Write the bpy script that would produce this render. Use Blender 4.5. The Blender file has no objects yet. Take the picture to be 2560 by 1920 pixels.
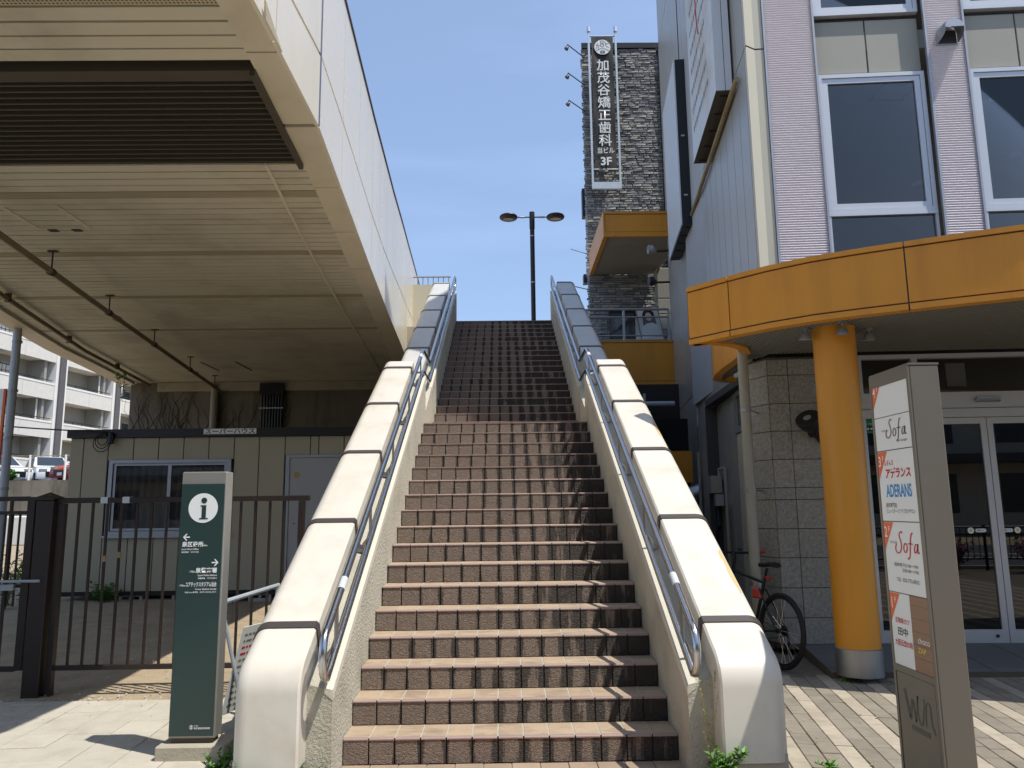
import bpy, math, random
from mathutils import Matrix, Vector
random.seed(7)
SC = bpy.context.scene
COL = SC.collection
rad = math.radians

# ------------------------------------------------------------------ camera
cam = bpy.data.cameras.new('camera'); camo = bpy.data.objects.new('camera', cam); COL.objects.link(camo)
cam.sensor_fit = 'HORIZONTAL'; cam.sensor_width = 36.0
cam.lens = 36.0*1923/2560
cam.clip_start = 0.05; cam.clip_end = 3000
_up = Vector((-140, 11960, -1923)).normalized()
_vx = -19/1923.0
_yd = Vector((_vx, (_up.z-_vx*_up.x)/_up.y, -1)).normalized()
_xd = _yd.cross(_up)
camo.matrix_world = Matrix((_xd, _yd, _up)).to_4x4()
camo.location = (0, 0, 1.509)
SC.camera = camo

# ------------------------------------------------------------------ sky, sun, exposure
SUN = Vector((0.42, -0.24, 1.0)).normalized()          # towards the sun
w = bpy.data.worlds.new('World'); SC.world = w; w.use_nodes = True
nt = w.node_tree; bg = nt.nodes['Background']
sky = nt.nodes.new('ShaderNodeTexSky'); sky.sky_type = 'NISHITA'; sky.sun_disc = False
sky.sun_elevation = math.asin(SUN.z); sky.sun_rotation = math.atan2(SUN.x, SUN.y)
sky.air_density = 1.0; sky.dust_density = .7; sky.ozone_density = 2.6; sky.altitude = 50
# thin streaks of cirrus mixed softly into the sky
tc = nt.nodes.new('ShaderNodeTexCoord'); mp = nt.nodes.new('ShaderNodeMapping')
mp.inputs['Scale'].default_value = (1.2, 1.2, 7.0); mp.inputs['Rotation'].default_value = (0.15, 0.3, 0.4)
cn = nt.nodes.new('ShaderNodeTexNoise'); cn.inputs['Scale'].default_value = 1.6; cn.inputs['Detail'].default_value = 6
cr = nt.nodes.new('ShaderNodeMapRange'); cr.inputs['From Min'].default_value = .52; cr.inputs['From Max'].default_value = .85
cr.inputs['To Min'].default_value = .30; cr.inputs['To Max'].default_value = .46
cm = nt.nodes.new('ShaderNodeMix'); cm.data_type = 'RGBA'
cm.inputs['B'].default_value = (4.4, 6.0, 9.2, 1)
nt.links.new(tc.outputs['Generated'], mp.inputs['Vector']); nt.links.new(mp.outputs[0], cn.inputs['Vector'])
nt.links.new(cn.outputs['Fac'], cr.inputs['Value']); nt.links.new(cr.outputs[0], cm.inputs['Factor'])
nt.links.new(sky.outputs[0], cm.inputs['A']); nt.links.new(cm.outputs['Result'], bg.inputs['Color'])
bg.inputs['Strength'].default_value = 0.14
sl = bpy.data.lights.new('sun', 'SUN'); so = bpy.data.objects.new('sun', sl); COL.objects.link(so)
sl.energy = 4.5; sl.angle = rad(0.53); sl.color = (1.0, 0.965, 0.905)
so.rotation_euler = SUN.to_track_quat('Z', 'Y').to_euler(); so.location = (10, -8, 30)
SC.view_settings.view_transform = 'Standard'; SC.view_settings.look = 'None'
SC.view_settings.exposure = 0.12; SC.view_settings.gamma = 1.0; SC.view_settings.use_curve_mapping = False
SC.render.engine = 'CYCLES'
SC.cycles.max_bounces = 8; SC.cycles.diffuse_bounces = 5; SC.cycles.transparent_max_bounces = 12
SC.cycles.caustics_reflective = False; SC.cycles.caustics_refractive = False

# ------------------------------------------------------------------ materials
def lin(c):
    c = c/255.0
    return c/12.92 if c <= .04045 else ((c+.055)/1.055)**2.4
def S(r, g, b): return (lin(r), lin(g), lin(b))
MATS = {}
def mat(name, col, rough=.6, metal=0.0, var=.12, vs=2.5, bump=0.0, bs=60, rnd=0.0, spec=.5, stretch=None,
        dirt=None, dirt_amt=.0, dirt_scale=1.5, dirt_stretch=None, coat=0.0):
    """colour with two scales of mottling, optional dirt of a second colour, fine bump; world-space coordinates"""
    m = bpy.data.materials.new(name); m.use_nodes = True; MATS[name] = m
    t = m.node_tree; N = t.nodes; L = t.links; b = N['Principled BSDF']
    b.inputs['Roughness'].default_value = rough; b.inputs['Metallic'].default_value = metal
    b.inputs['Specular IOR Level'].default_value = spec
    if coat: b.inputs['Coat Weight'].default_value = coat; b.inputs['Coat Roughness'].default_value = .08
    g = N.new('ShaderNodeNewGeometry'); vec = g.outputs['Position']
    def noise(scale, detail=4, st=None, off=0.0):
        v = vec
        mpn = N.new('ShaderNodeMapping'); mpn.inputs['Location'].default_value = (off, off*1.7, off*.6)
        if st: mpn.inputs['Scale'].default_value = st
        L.new(v, mpn.inputs['Vector'])
        n = N.new('ShaderNodeTexNoise'); n.inputs['Scale'].default_value = scale; n.inputs['Detail'].default_value = detail
        n.inputs['Roughness'].default_value = .62
        L.new(mpn.outputs[0], n.inputs['Vector'])
        return n.outputs['Fac']
    cur = None
    mx = N.new('ShaderNodeMix'); mx.data_type = 'RGBA'
    mx.inputs['A'].default_value = (*[max(0, c*(1-var)) for c in col], 1)
    mx.inputs['B'].default_value = (*[min(1, c*(1+var)) for c in col], 1)
    L.new(noise(vs, 6, stretch), mx.inputs['Factor']); cur = mx.outputs['Result']
    if rnd:
        oi = N.new('ShaderNodeObjectInfo'); mr = N.new('ShaderNodeMapRange')
        mr.inputs['To Min'].default_value = 1-rnd; mr.inputs['To Max'].default_value = 1+rnd
        L.new(oi.outputs['Random'], mr.inputs['Value'])
        mm = N.new('ShaderNodeVectorMath'); mm.operation = 'SCALE'
        L.new(cur, mm.inputs[0]); L.new(mr.outputs[0], mm.inputs['Scale']); cur = mm.outputs[0]
    if dirt:
        dm = N.new('ShaderNodeMapRange'); dm.inputs['From Min'].default_value = .48; dm.inputs['From Max'].default_value = .72
        dm.inputs['To Max'].default_value = dirt_amt
        L.new(noise(dirt_scale, 8, dirt_stretch, 3.3), dm.inputs['Value'])
        d = N.new('ShaderNodeMix'); d.data_type = 'RGBA'; d.inputs['B'].default_value = (*dirt, 1)
        L.new(dm.outputs[0], d.inputs['Factor']); L.new(cur, d.inputs['A']); cur = d.outputs['Result']
    L.new(cur, b.inputs['Base Color'])
    if rough < .9:
        rr = N.new('ShaderNodeMapRange'); rr.inputs['To Min'].default_value = max(0, rough-.07); rr.inputs['To Max'].default_value = min(1, rough+.09)
        L.new(noise(vs*3, 4, None, 9.0), rr.inputs['Value']); L.new(rr.outputs[0], b.inputs['Roughness'])
    if bump:
        bp = N.new('ShaderNodeBump'); bp.inputs['Strength'].default_value = 1.0; bp.inputs['Distance'].default_value = bump
        L.new(noise(bs, 5, None, 5.0), bp.inputs['Height']); L.new(bp.outputs[0], b.inputs['Normal'])
    return m

def glass(name, tint=(.55, .6, .62), refl=1.0):
    """thin window pane: tinted see-through mixed with a mirror by Fresnel"""
    m = bpy.data.materials.new(name); m.use_nodes = True; MATS[name] = m
    t = m.node_tree; N = t.nodes; L = t.links; N.remove(N['Principled BSDF']); out = N['Material Output']
    tr = N.new('ShaderNodeBsdfTransparent'); tr.inputs['Color'].default_value = (*tint, 1)
    gl = N.new('ShaderNodeBsdfGlossy'); gl.inputs['Roughness'].default_value = .01
    fr = N.new('ShaderNodeFresnel'); fr.inputs['IOR'].default_value = 1.6
    mu = N.new('ShaderNodeMath'); mu.operation = 'MULTIPLY'; mu.inputs[1].default_value = 1.7*refl; mu.use_clamp = True
    mx = N.new('ShaderNodeMixShader'); L.new(fr.outputs[0], mu.inputs[0]); L.new(mu.outputs[0], mx.inputs[0])
    L.new(tr.outputs[0], mx.inputs[1]); L.new(gl.outputs[0], mx.inputs[2]); L.new(mx.outputs[0], out.inputs['Surface'])
    return m
def emit(name, col, s):
    m = bpy.data.materials.new(name); m.use_nodes = True; MATS[name] = m
    b = m.node_tree.nodes['Principled BSDF']; b.inputs['Base Color'].default_value = (*col, 1)
    b.inputs['Emission Color'].default_value = (*col, 1); b.inputs['Emission Strength'].default_value = s
    return m

mat('cap_metal', S(214, 207, 193), .38, var=.035, vs=1.3, dirt=S(168, 155, 130), dirt_amt=.34, dirt_scale=3.2)
mat('cap_metal_shaded', S(196, 194, 188), .42, var=.06, vs=2, dirt=S(150, 150, 148), dirt_amt=.3, dirt_scale=3)  # same cream cap metal, greyed: shade on the upper flight put into the colour
mat('band_dark', S(70, 63, 61), .45, var=.1)
mat('stucco', S(196, 190, 172), .92, var=.14, vs=25, bump=.02, bs=55, dirt=S(110, 104, 84), dirt_amt=.4, dirt_scale=1.6)
mat('plaster_strip', S(205, 199, 182), .9, var=.08, vs=12, bump=.004, bs=70)
mat('steel', S(190, 192, 195), .2, 1.0, var=.06, vs=8)
mat('steel_dull', S(160, 161, 163), .42, .9, var=.1, vs=6)
mat('tape', S(196, 200, 202), .55, var=.05)
mat('grout', S(172, 165, 150), .95, var=.2, vs=12)
mat('grout_dark', S(60, 52, 46), .95, var=.25, vs=12)
mat('bridge_board', S(212, 203, 180), .5, var=.06, vs=.8, stretch=(.5, 2, 1), dirt=S(120, 106, 80), dirt_amt=.35, dirt_scale=1.1, rnd=.02)
mat('bridge_border', S(220, 208, 184), .45, var=.05, vs=.9, dirt=S(150, 130, 100), dirt_amt=.25, dirt_scale=1.5, rnd=.02)
mat('bridge_fascia', S(234, 226, 209), .24, var=.03, vs=.7, rnd=.02, dirt=S(206, 192, 166), dirt_amt=.3, dirt_scale=1.4, dirt_stretch=(1.5, 1.5, .15))
mat('joint_grey', S(120, 128, 145), .4, .6)
mat('dark_gap', S(16, 13, 11), .9, var=.2)
mat('slat', S(76, 68, 55), .6, var=.15)
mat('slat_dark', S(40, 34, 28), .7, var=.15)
mat('pipe_tan', S(120, 105, 78), .5, var=.12)
mat('hanger', S(60, 52, 44), .6)
mat('old_concrete', S(122, 116, 104), .93, var=.28, vs=1.8, bump=.01, bs=20, dirt=S(30, 26, 22), dirt_amt=.85, dirt_scale=1.1, dirt_stretch=(1.4, 1.4, .18))
mat('shed_panel', S(176, 167, 144), .7, var=.05, vs=2, bump=.002, bs=120, rnd=.03)
mat('shed_roof', S(34, 30, 29), .4, var=.15)
mat('shed_door', S(172, 172, 174), .5, var=.03)
mat('alu', S(168, 172, 178), .4, .5, var=.05)
mat('curtain', S(150, 152, 156), .8, var=.15, vs=8, stretch=(6, 1, .2))
mat('sign_white', S(232, 232, 228), .5, var=.02)
mat('ink_black', S(14, 14, 14), .5, var=0)
mat('ink_white', S(236, 238, 236), .5, var=0)
mat('ink_red', S(200, 26, 44), .5, var=0)
mat('ink_blue', S(30, 140, 205), .5, var=0)
mat('ink_brown', S(120, 98, 78), .5, var=0)
mat('ink_grey', S(120, 118, 114), .5, var=0)
mat('brand_grey', S(86, 83, 78), .5, var=0)
mat('ink_yellow', S(238, 212, 70), .5, var=0)
mat('ink_orange', S(226, 104, 50), .5, var=0)
mat('fence_brown', S(44, 33, 28), .42, var=.2, vs=6)
mat('pylon_green', S(40, 62, 60), .3, var=.04, vs=2)
mat('pylon_steel', S(160, 157, 150), .38, .55, var=.05, vs=3, stretch=(1, 1, .1))
mat('pylon_taupe', S(120, 112, 100), .42, .3, var=.05, vs=3, stretch=(1, 1, .1))
mat('concrete', S(176, 168, 150), .9, var=.14, vs=6, bump=.004, bs=60, dirt=S(110, 102, 88), dirt_amt=.4)
mat('galv', S(172, 178, 182), .5, .35, var=.14, vs=9)
mat('board_print', S(206, 208, 202), .5, var=.03)
mat('dirt_ground', S(164, 147, 120), .97, var=.24, vs=1.7, bump=.02, bs=14, dirt=S(120, 100, 76), dirt_amt=.5, dirt_scale=3)
mat('slab', S(186, 179, 163), .9, var=.1, vs=7, bump=.006, bs=45, rnd=.05, dirt=S(140, 128, 104), dirt_amt=.32, dirt_scale=4)
mat('tactile', S(214, 150, 84), .75, var=.14, vs=8, rnd=.06, dirt=S(120, 100, 78), dirt_amt=.4, dirt_scale=5)
mat('foot_tile', S(158, 137, 114), .8, var=.14, vs=8, rnd=.1, dirt=S(120, 108, 92), dirt_amt=.5, dirt_scale=4)
mat('tread', S(170, 149, 124), .8, var=.14, vs=9, rnd=.07, dirt=S(104, 90, 74), dirt_amt=.6, dirt_scale=5, dirt_stretch=(1, 2, 1))
mat('nosing', S(150, 128, 118), .6, var=.12, vs=10, rnd=.04)
mat('brick_dark', S(134, 125, 110), .9, var=.2, vs=14, bump=.003, bs=150, rnd=.12, dirt=S(96, 88, 76), dirt_amt=.35, dirt_scale=6)
mat('brick_light', S(168, 157, 138), .9, var=.2, vs=14, bump=.003, bs=150, rnd=.08, dirt=S(130, 118, 100), dirt_amt=.4, dirt_scale=7)
mat('joint_sand', S(110, 100, 84), .97, var=.2, vs=20)
mat('asphalt', S(74, 74, 76), .95, var=.15, vs=6, bump=.004, bs=120)
mat('road_paint', S(220, 220, 215), .8, var=.1)
mat('orange', S(206, 139, 38), .42, var=.07, vs=1.5, rnd=.03, dirt=S(160, 100, 36), dirt_amt=.32, dirt_scale=2.2, dirt_stretch=(2, 2, .22))
mat('orange_line', S(70, 64, 62), .6)
mat('corrugate', S(238, 230, 232), .42, .15, var=.03)
mat('corr_soffit', S(128, 126, 118), .6, var=.08)
mat('corr_frame', S(170, 172, 176), .4, .5)
mat('panel_grey', S(172, 168, 160), .32, .15, var=.05, vs=.9, stretch=(1, 1, .3), rnd=.02)
mat('panel_cream', S(196, 190, 170), .55, var=.05, vs=1.2)
mat('panel_beige', S(162, 158, 144), .6, var=.04, vs=1.5, rnd=.02)
mat('trim_dark', S(74, 72, 76), .5)
mat('frame_blue', S(208, 210, 214), .4, .15, var=.03)
mat('granite', S(150, 147, 139), .88, var=.75, vs=34, rnd=.06, bump=.001, bs=200, dirt=S(150, 146, 138), dirt_amt=.3, dirt_scale=1.4)
mat('granite_joint', S(92, 82, 68), .95, var=.2)
mat('paint_flake', S(206, 176, 120), .7, var=.25, vs=18)
mat('granite_floor', S(112, 112, 108), .7, var=.22, vs=70, rnd=.05)
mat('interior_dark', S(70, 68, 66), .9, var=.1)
mat('ceiling_grey', S(176, 176, 176), .9, var=.05)
mat('interior_red', S(96, 44, 36), .8, var=.2)
mat('door_alu', S(205, 206, 208), .35, .45, var=.04, vs=3)
mat('pipe_grey', S(158, 154, 140), .55, var=.06)
mat('lamp_dark', S(46, 44, 44), .5, .3)
mat('lens', S(150, 150, 142), .15, var=.1)
mat('black_paint', S(20, 20, 24), .4)
mat('lamp_brown', S(34, 26, 26), .45, var=.1)
mat('rubber', S(20, 20, 20), .75, var=.2)
mat('bike_black', S(26, 26, 28), .35, .2)
mat('bike_red', S(196, 76, 62), .5)
mat('chrome', S(205, 205, 208), .15, 1.0)
mat('stone_a', S(158, 157, 155), .9, var=.22, vs=9, bump=.01, bs=20, rnd=.18)
mat('stone_b', S(130, 131, 133), .9, var=.22, vs=9, bump=.01, bs=20, rnd=.18)
mat('stone_c', S(182, 179, 171), .9, var=.2, vs=9, bump=.01, bs=20, rnd=.15)
mat('mortar', S(84, 82, 80), .95, var=.2)
mat('banner_cloth', S(56, 54, 54), .7, var=.08, vs=2, stretch=(1, 1, .2))
mat('banner_frame', S(206, 216, 224), .4, .2)
mat('balc_soffit', S(138, 132, 124), .7, var=.04)
mat('sign_face', S(208, 212, 216), .35, var=.04, vs=1.6)
mat('sign_worn', S(210, 212, 212), .5, var=.05, vs=2, dirt=S(190, 160, 112), dirt_amt=.75, dirt_scale=1.5, dirt_stretch=(1, .5, .6))
mat('rusty', S(160, 140, 104), .6, var=.2, vs=5, dirt=S(90, 50, 26), dirt_amt=.7, dirt_scale=2)
mat('wood_print', S(150, 116, 92), .6, var=.12, vs=5, stretch=(1, 1, 8))
mat('apt_white', S(228, 226, 220), .8, var=.05, vs=.5)
mat('apt_tex', S(212, 208, 200), .9, var=.14, vs=3)
mat('apt_grey', S(92, 90, 92), .9, var=.25, vs=4)
mat('apt_inner', S(150, 148, 142), .9, var=.06)
mat('apt_glass', S(52, 58, 62), .15, var=.2, vs=.6)
mat('leaf_a', S(92, 140, 40), .55, var=.3, vs=14, rnd=.1)
mat('leaf_b', S(66, 104, 36), .6, var=.3, vs=14, rnd=.1)
mat('leaf_dry', S(170, 150, 90), .8, var=.2, vs=14)
mat('vine', S(70, 58, 46), .9, var=.2)
mat('azalea', S(150, 40, 110), .7, var=.3, vs=10)
mat('car_white', S(226, 228, 230), .2, var=.02, coat=.5)
mat('car_red', S(176, 22, 38), .2, var=.05, coat=.5)
mat('car_black', S(16, 16, 18), .4)
mat('opp_wall', S(196, 190, 176), .85, var=.06)
mat('poster', S(214, 212, 206), .6, var=.03)
mat('skin', S(222, 186, 164), .6, var=.02)
mat('hair', S(38, 28, 26), .6, var=.1)
mat('frame_wood', S(150, 110, 74), .6)
mat('block', S(176, 172, 164), .9, var=.15, vs=8)
mat('green_sign', S(30, 130, 84), .5, var=.03)
mat('navy', S(24, 34, 84), .5)
glass('pane', (.8, .8, .79), .6); glass('pane_dark', (.22, .22, .23)); glass('pane_clear', (.82, .86, .88), .8)
emit('downlight', (1.0, .93, .78), 9.0)

# perforated soffit boards: rows of fine dark holes
def perforated(name, col, scale):
    m = mat(name, col, .6, var=.08, vs=3)
    t = m.node_tree; N = t.nodes; L = t.links; b = N['Principled BSDF']
    g = N.new('ShaderNodeNewGeometry'); v = N.new('ShaderNodeVectorMath'); v.operation = 'SCALE'; v.inputs['Scale'].default_value = scale
    L.new(g.outputs['Position'], v.inputs[0])
    fr = N.new('ShaderNodeVectorMath'); fr.operation = 'FRACTION'; L.new(v.outputs[0], fr.inputs[0])
    sb = N.new('ShaderNodeVectorMath'); sb.operation = 'SUBTRACT'; sb.inputs[1].default_value = (.5, .5, .5); L.new(fr.outputs[0], sb.inputs[0])
    fl = N.new('ShaderNodeVectorMath'); fl.operation = 'MULTIPLY'; fl.inputs[1].default_value = (1, 1, 0); L.new(sb.outputs[0], fl.inputs[0])
    ln = N.new('ShaderNodeVectorMath'); ln.operation = 'LENGTH'; L.new(fl.outputs[0], ln.inputs[0])
    lt = N.new('ShaderNodeMath'); lt.operation = 'LESS_THAN'; lt.inputs[1].default_value = .28; L.new(ln.outputs['Value'], lt.inputs[0])
    mx = N.new('ShaderNodeMix'); mx.data_type = 'RGBA'; mx.inputs['B'].default_value = (*S(40, 34, 26), 1)
    old = b.inputs['Base Color'].links[0].from_socket
    L.new(lt.outputs[0], mx.inputs['Factor']); L.new(old, mx.inputs['A']); L.new(mx.outputs['Result'], b.inputs['Base Color'])
perforated('perf', S(190, 176, 146), 38)

# stair riser tile: crinkled leather relief and black water stains that start at the joints, denser to the right
def riser_mat():
    m = mat('riser', S(130, 113, 99), .62, var=.14, vs=9, rnd=.06)
    t = m.node_tree; N = t.nodes; L = t.links; b = N['Principled BSDF']
    g = N.new('ShaderNodeNewGeometry'); sp = N.new('ShaderNodeSeparateXYZ'); L.new(g.outputs['Position'], sp.inputs[0])
    def math_(op, a, bb=None, clamp=False):
        n = N.new('ShaderNodeMath'); n.operation = op; n.use_clamp = clamp
        for i, s in enumerate((a, bb)):
            if s is None: continue
            if isinstance(s, (int, float)): n.inputs[i].default_value = s
            else: L.new(s, n.inputs[i])
        return n.outputs[0]
    def noise(scale, st, det=5):
        mpn = N.new('ShaderNodeMapping'); mpn.inputs['Scale'].default_value = st; L.new(g.outputs['Position'], mpn.inputs[0])
        n = N.new('ShaderNodeTexNoise'); n.inputs['Scale'].default_value = scale; n.inputs['Detail'].default_value = det
        L.new(mpn.outputs[0], n.inputs['Vector']); return n.outputs['Fac']
    f = math_('FRACT', math_('DIVIDE', math_('ADD', sp.outputs[0], 0.985), 0.1554))
    j = math_('MULTIPLY', math_('ABSOLUTE', math_('SUBTRACT', f, .5)), 2.0)           # 1 at the joint
    right = math_('MULTIPLY', math_('ADD', sp.outputs[0], .40), .30, False)
    right = math_('MAXIMUM', right, -.14)
    amount = math_('ADD', math_('ADD', math_('MULTIPLY', noise(2.2, (1, 1, .7)), .95), right), math_('MULTIPLY', noise(34, (1.7, 1, .22)), .55))
    mk = math_('ADD', math_('MULTIPLY', math_('POWER', j, 2.2), .55), amount)
    mr = N.new('ShaderNodeMapRange'); mr.inputs['From Min'].default_value = 1.03; mr.inputs['From Max'].default_value = 1.14
    mr.inputs['To Max'].default_value = .88; L.new(mk, mr.inputs['Value'])
    mx = N.new('ShaderNodeMix'); mx.data_type = 'RGBA'; mx.inputs['B'].default_value = (*S(40, 34, 28), 1)
    old = b.inputs['Base Color'].links[0].from_socket
    L.new(mr.outputs[0], mx.inputs['Factor']); L.new(old, mx.inputs['A']); L.new(mx.outputs['Result'], b.inputs['Base Color'])
    vo = N.new('ShaderNodeTexNoise'); vo.inputs['Scale'].default_value = 34; vo.inputs['Detail'].default_value = 3; vo.inputs['Distortion'].default_value = 2.2
    mpn = N.new('ShaderNodeMapping'); mpn.inputs['Rotation'].default_value = (0, .6, 0); mpn.inputs['Scale'].default_value = (1, 1, 1.9)
    L.new(g.outputs['Position'], mpn.inputs[0]); L.new(mpn.outputs[0], vo.inputs['Vector'])
    bp = N.new('ShaderNodeBump'); bp.inputs['Strength'].default_value = 1; bp.inputs['Distance'].default_value = .022
    L.new(vo.outputs['Fac'], bp.inputs['Height']); L.new(bp.outputs[0], b.inputs['Normal'])
riser_mat()

# ------------------------------------------------------------------ geometry helpers
WM = {}
def wm(o): return WM.get(o.name, Matrix()) if o is not None else Matrix()
def tag(o, label=None, cat=None, group=None, kind=None):
    if label: o['label'] = label
    if cat: o['category'] = cat
    if group: o['group'] = group
    if kind: o['kind'] = kind
    return o
def T(name, label, cat, loc=(0, 0, 0), rz=0.0, group=None):
    o = bpy.data.objects.new(name, None); COL.objects.link(o); o.empty_display_size = .1
    o.location = loc; o.rotation_euler = (0, 0, rz)
    WM[o.name] = Matrix.Translation(loc) @ Matrix.Rotation(rz, 4, 'Z')
    return tag(o, label, cat, group)
def link(me, name, m, parent=None, mw=None):
    """mesh object; mw = its world matrix (default: the parent's)"""
    o = bpy.data.objects.new(name, me); COL.objects.link(o)
    if m is not None and not me.materials:
        for x in (m if isinstance(m, (list, tuple)) else [m]): me.materials.append(MATS[x])
    if parent is not None:
        o.parent = parent
        if mw is not None: o.matrix_local = wm(parent).inverted() @ mw
        WM[o.name] = mw if mw is not None else wm(parent)
    else:
        if mw is not None: o.matrix_world = mw
        WM[o.name] = mw if mw is not None else Matrix()
    return o
class MB:
    def __init__(s): s.v = []; s.f = []; s.mi = []; s.sm = []
    def add(s, vs, fs, mi=0, smooth=False):
        n = len(s.v); s.v += [tuple(p) for p in vs]
        s.f += [tuple(n+i for i in f) for f in fs]; s.mi += [mi]*len(fs); s.sm += [smooth]*len(fs); return s
    def box(s, x0, x1, y0, y1, z0, z1, mi=0, mx=None):
        vs = [Vector((x, y, z)) for z in (z0, z1) for y in (y0, y1) for x in (x0, x1)]
        if mx is not None: vs = [mx @ p for p in vs]
        return s.add(vs, [(0, 2, 3, 1), (4, 5, 7, 6), (0, 1, 5, 4), (2, 6, 7, 3), (0, 4, 6, 2), (1, 3, 7, 5)], mi)
    def bbox(s, x0, x1, y0, y1, z0, z1, b=.005, mi=0, mx=None):
        """box with chamfered edges on all sides"""
        pts = []; idx = {}
        for cx_, X, sx in ((0, x0, 1), (1, x1, -1)):
            for cy_, Y, sy in ((0, y0, 1), (1, y1, -1)):
                for cz_, Z, sz in ((0, z0, 1), (1, z1, -1)):
                    for ax in range(3):
                        p = [X+sx*b, Y+sy*b, Z+sz*b]; p[ax] = (X, Y, Z)[ax]
                        idx[(cx_, cy_, cz_, ax)] = len(pts); pts.append(Vector(p))
        F = []
        for ax in range(3):
            o1, o2 = [a for a in range(3) if a != ax]
            for sd in (0, 1):
                q = []
                for a, b_ in ((0, 0), (1, 0), (1, 1), (0, 1)):
                    k = [0, 0, 0]; k[ax] = sd; k[o1] = a; k[o2] = b_; q.append(idx[(*k, ax)])
                F.append(q)
            for a in (0, 1):
                for b_ in (0, 1):
                    k0 = [0, 0, 0]; k0[o1] = a; k0[o2] = b_; k1 = list(k0); k1[ax] = 1
                    F.append([idx[(*k0, o1)], idx[(*k1, o1)], idx[(*k1, o2)], idx[(*k0, o2)]])
        for a in (0, 1):
            for b_ in (0, 1):
                for c in (0, 1): F.append([idx[(a, b_, c, 0)], idx[(a, b_, c, 1)], idx[(a, b_, c, 2)]])
        ctr = Vector(((x0+x1)/2, (y0+y1)/2, (z0+z1)/2)); G = []
        for q in F:
            a, b2, c = pts[q[0]], pts[q[1]], pts[q[2]]
            nrm = (b2-a).cross(c-a); mid = sum((pts[i] for i in q), Vector())/len(q)
            G.append(tuple(q) if nrm.dot(mid-ctr) > 0 else tuple(reversed(q)))
        if mx is not None: pts = [mx @ p for p in pts]
        return s.add(pts, G, mi)
    def prism(s, poly, fn, a, b, mi=0):
        """poly: list of (p,q); fn(p,q,t)->xyz, t=a..b"""
        n = len(poly); vs = [fn(p, q, a) for p, q in poly] + [fn(p, q, b) for p, q in poly]
        fs = [tuple(range(n)), tuple(range(2*n-1, n-1, -1))] + [(i, i+n, (i+1) % n+n, (i+1) % n) for i in range(n)]
        return s.add(vs, fs, mi)
    def tube(s, path, r, n=10, mi=0, cap=True, closed=False):
        P = [Vector(p) for p in path]; k = len(P); R = r if isinstance(r, (list, tuple)) else [r]*k
        rings = []; ref = None
        for i in range(k):
            if closed: t = P[(i+1) % k]-P[i-1]
            else: t = (P[min(i+1, k-1)]-P[max(i-1, 0)])
            t.normalize()
            if ref is None:
                ref = Vector((0, 0, 1)) if abs(t.z) < .9 else Vector((1, 0, 0))
            u = (ref-t*ref.dot(t)); u.normalize(); v = t.cross(u); ref = u
            rings.append([P[i]+(u*math.cos(2*math.pi*j/n)+v*math.sin(2*math.pi*j/n))*R[i] for j in range(n)])
        vs = [p for r_ in rings for p in r_]; fs = []
        for i in range(k if closed else k-1):
            a = i*n; b = ((i+1) % k)*n
            for j in range(n): fs.append((a+j, a+(j+1) % n, b+(j+1) % n, b+j))
        s.add(vs, fs, mi, True)
        if cap and not closed:
            s.add(rings[0], [tuple(reversed(range(n)))], mi); s.add(rings[-1], [tuple(range(n))], mi)
        return s
    def lathe(s, prof, n=20, mx=None, mi=0, smooth=True):
        """prof: (r,z) pairs round the z axis"""
        vs = []
        for r, z in prof: vs += [Vector((r*math.cos(2*math.pi*j/n), r*math.sin(2*math.pi*j/n), z)) for j in range(n)]
        if mx is not None: vs = [mx @ p for p in vs]
        fs = [(i*n+j, i*n+(j+1) % n, (i+1)*n+(j+1) % n, (i+1)*n+j) for i in range(len(prof)-1) for j in range(n)]
        s.add(vs, fs, mi, smooth)
        if prof[0][0] > 1e-4: s.add(vs[:n], [tuple(reversed(range(n)))], mi)
        if prof[-1][0] > 1e-4: s.add(vs[-n:], [tuple(range(n))], mi)
        return s
    def quad(s, a, b, c, d, mi=0): return s.add([a, b, c, d], [(0, 1, 2, 3)], mi)
    def mesh(s, name, m=None):
        me = bpy.data.meshes.new(name); me.from_pydata(s.v, [], s.f); 
        me.polygons.foreach_set('material_index', s.mi); me.polygons.foreach_set('use_smooth', s.sm)
        if m is not None:
            for x in (m if isinstance(m, (list, tuple)) else [m]): me.materials.append(MATS[x])
        if any(s.sm): me.set_sharp_from_angle(angle=rad(38))
        me.update(); return me
    def build(s, name, m, parent=None, world=True, kind=None):
        if parent is not None and world:
            inv = wm(parent).inverted(); s.v = [tuple(inv @ Vector(p)) for p in s.v]
        o = link(s.mesh(name, m), name, None, parent)
        if kind: o['kind'] = kind
        return o
def B(name, m, parent, x0, x1, y0, y1, z0, z1, world=True, bev=0):
    mb = MB()
    if bev: mb.bbox(x0, x1, y0, y1, z0, z1, bev)
    else: mb.box(x0, x1, y0, y1, z0, z1)
    return mb.build(name, m, parent, world)
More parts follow.
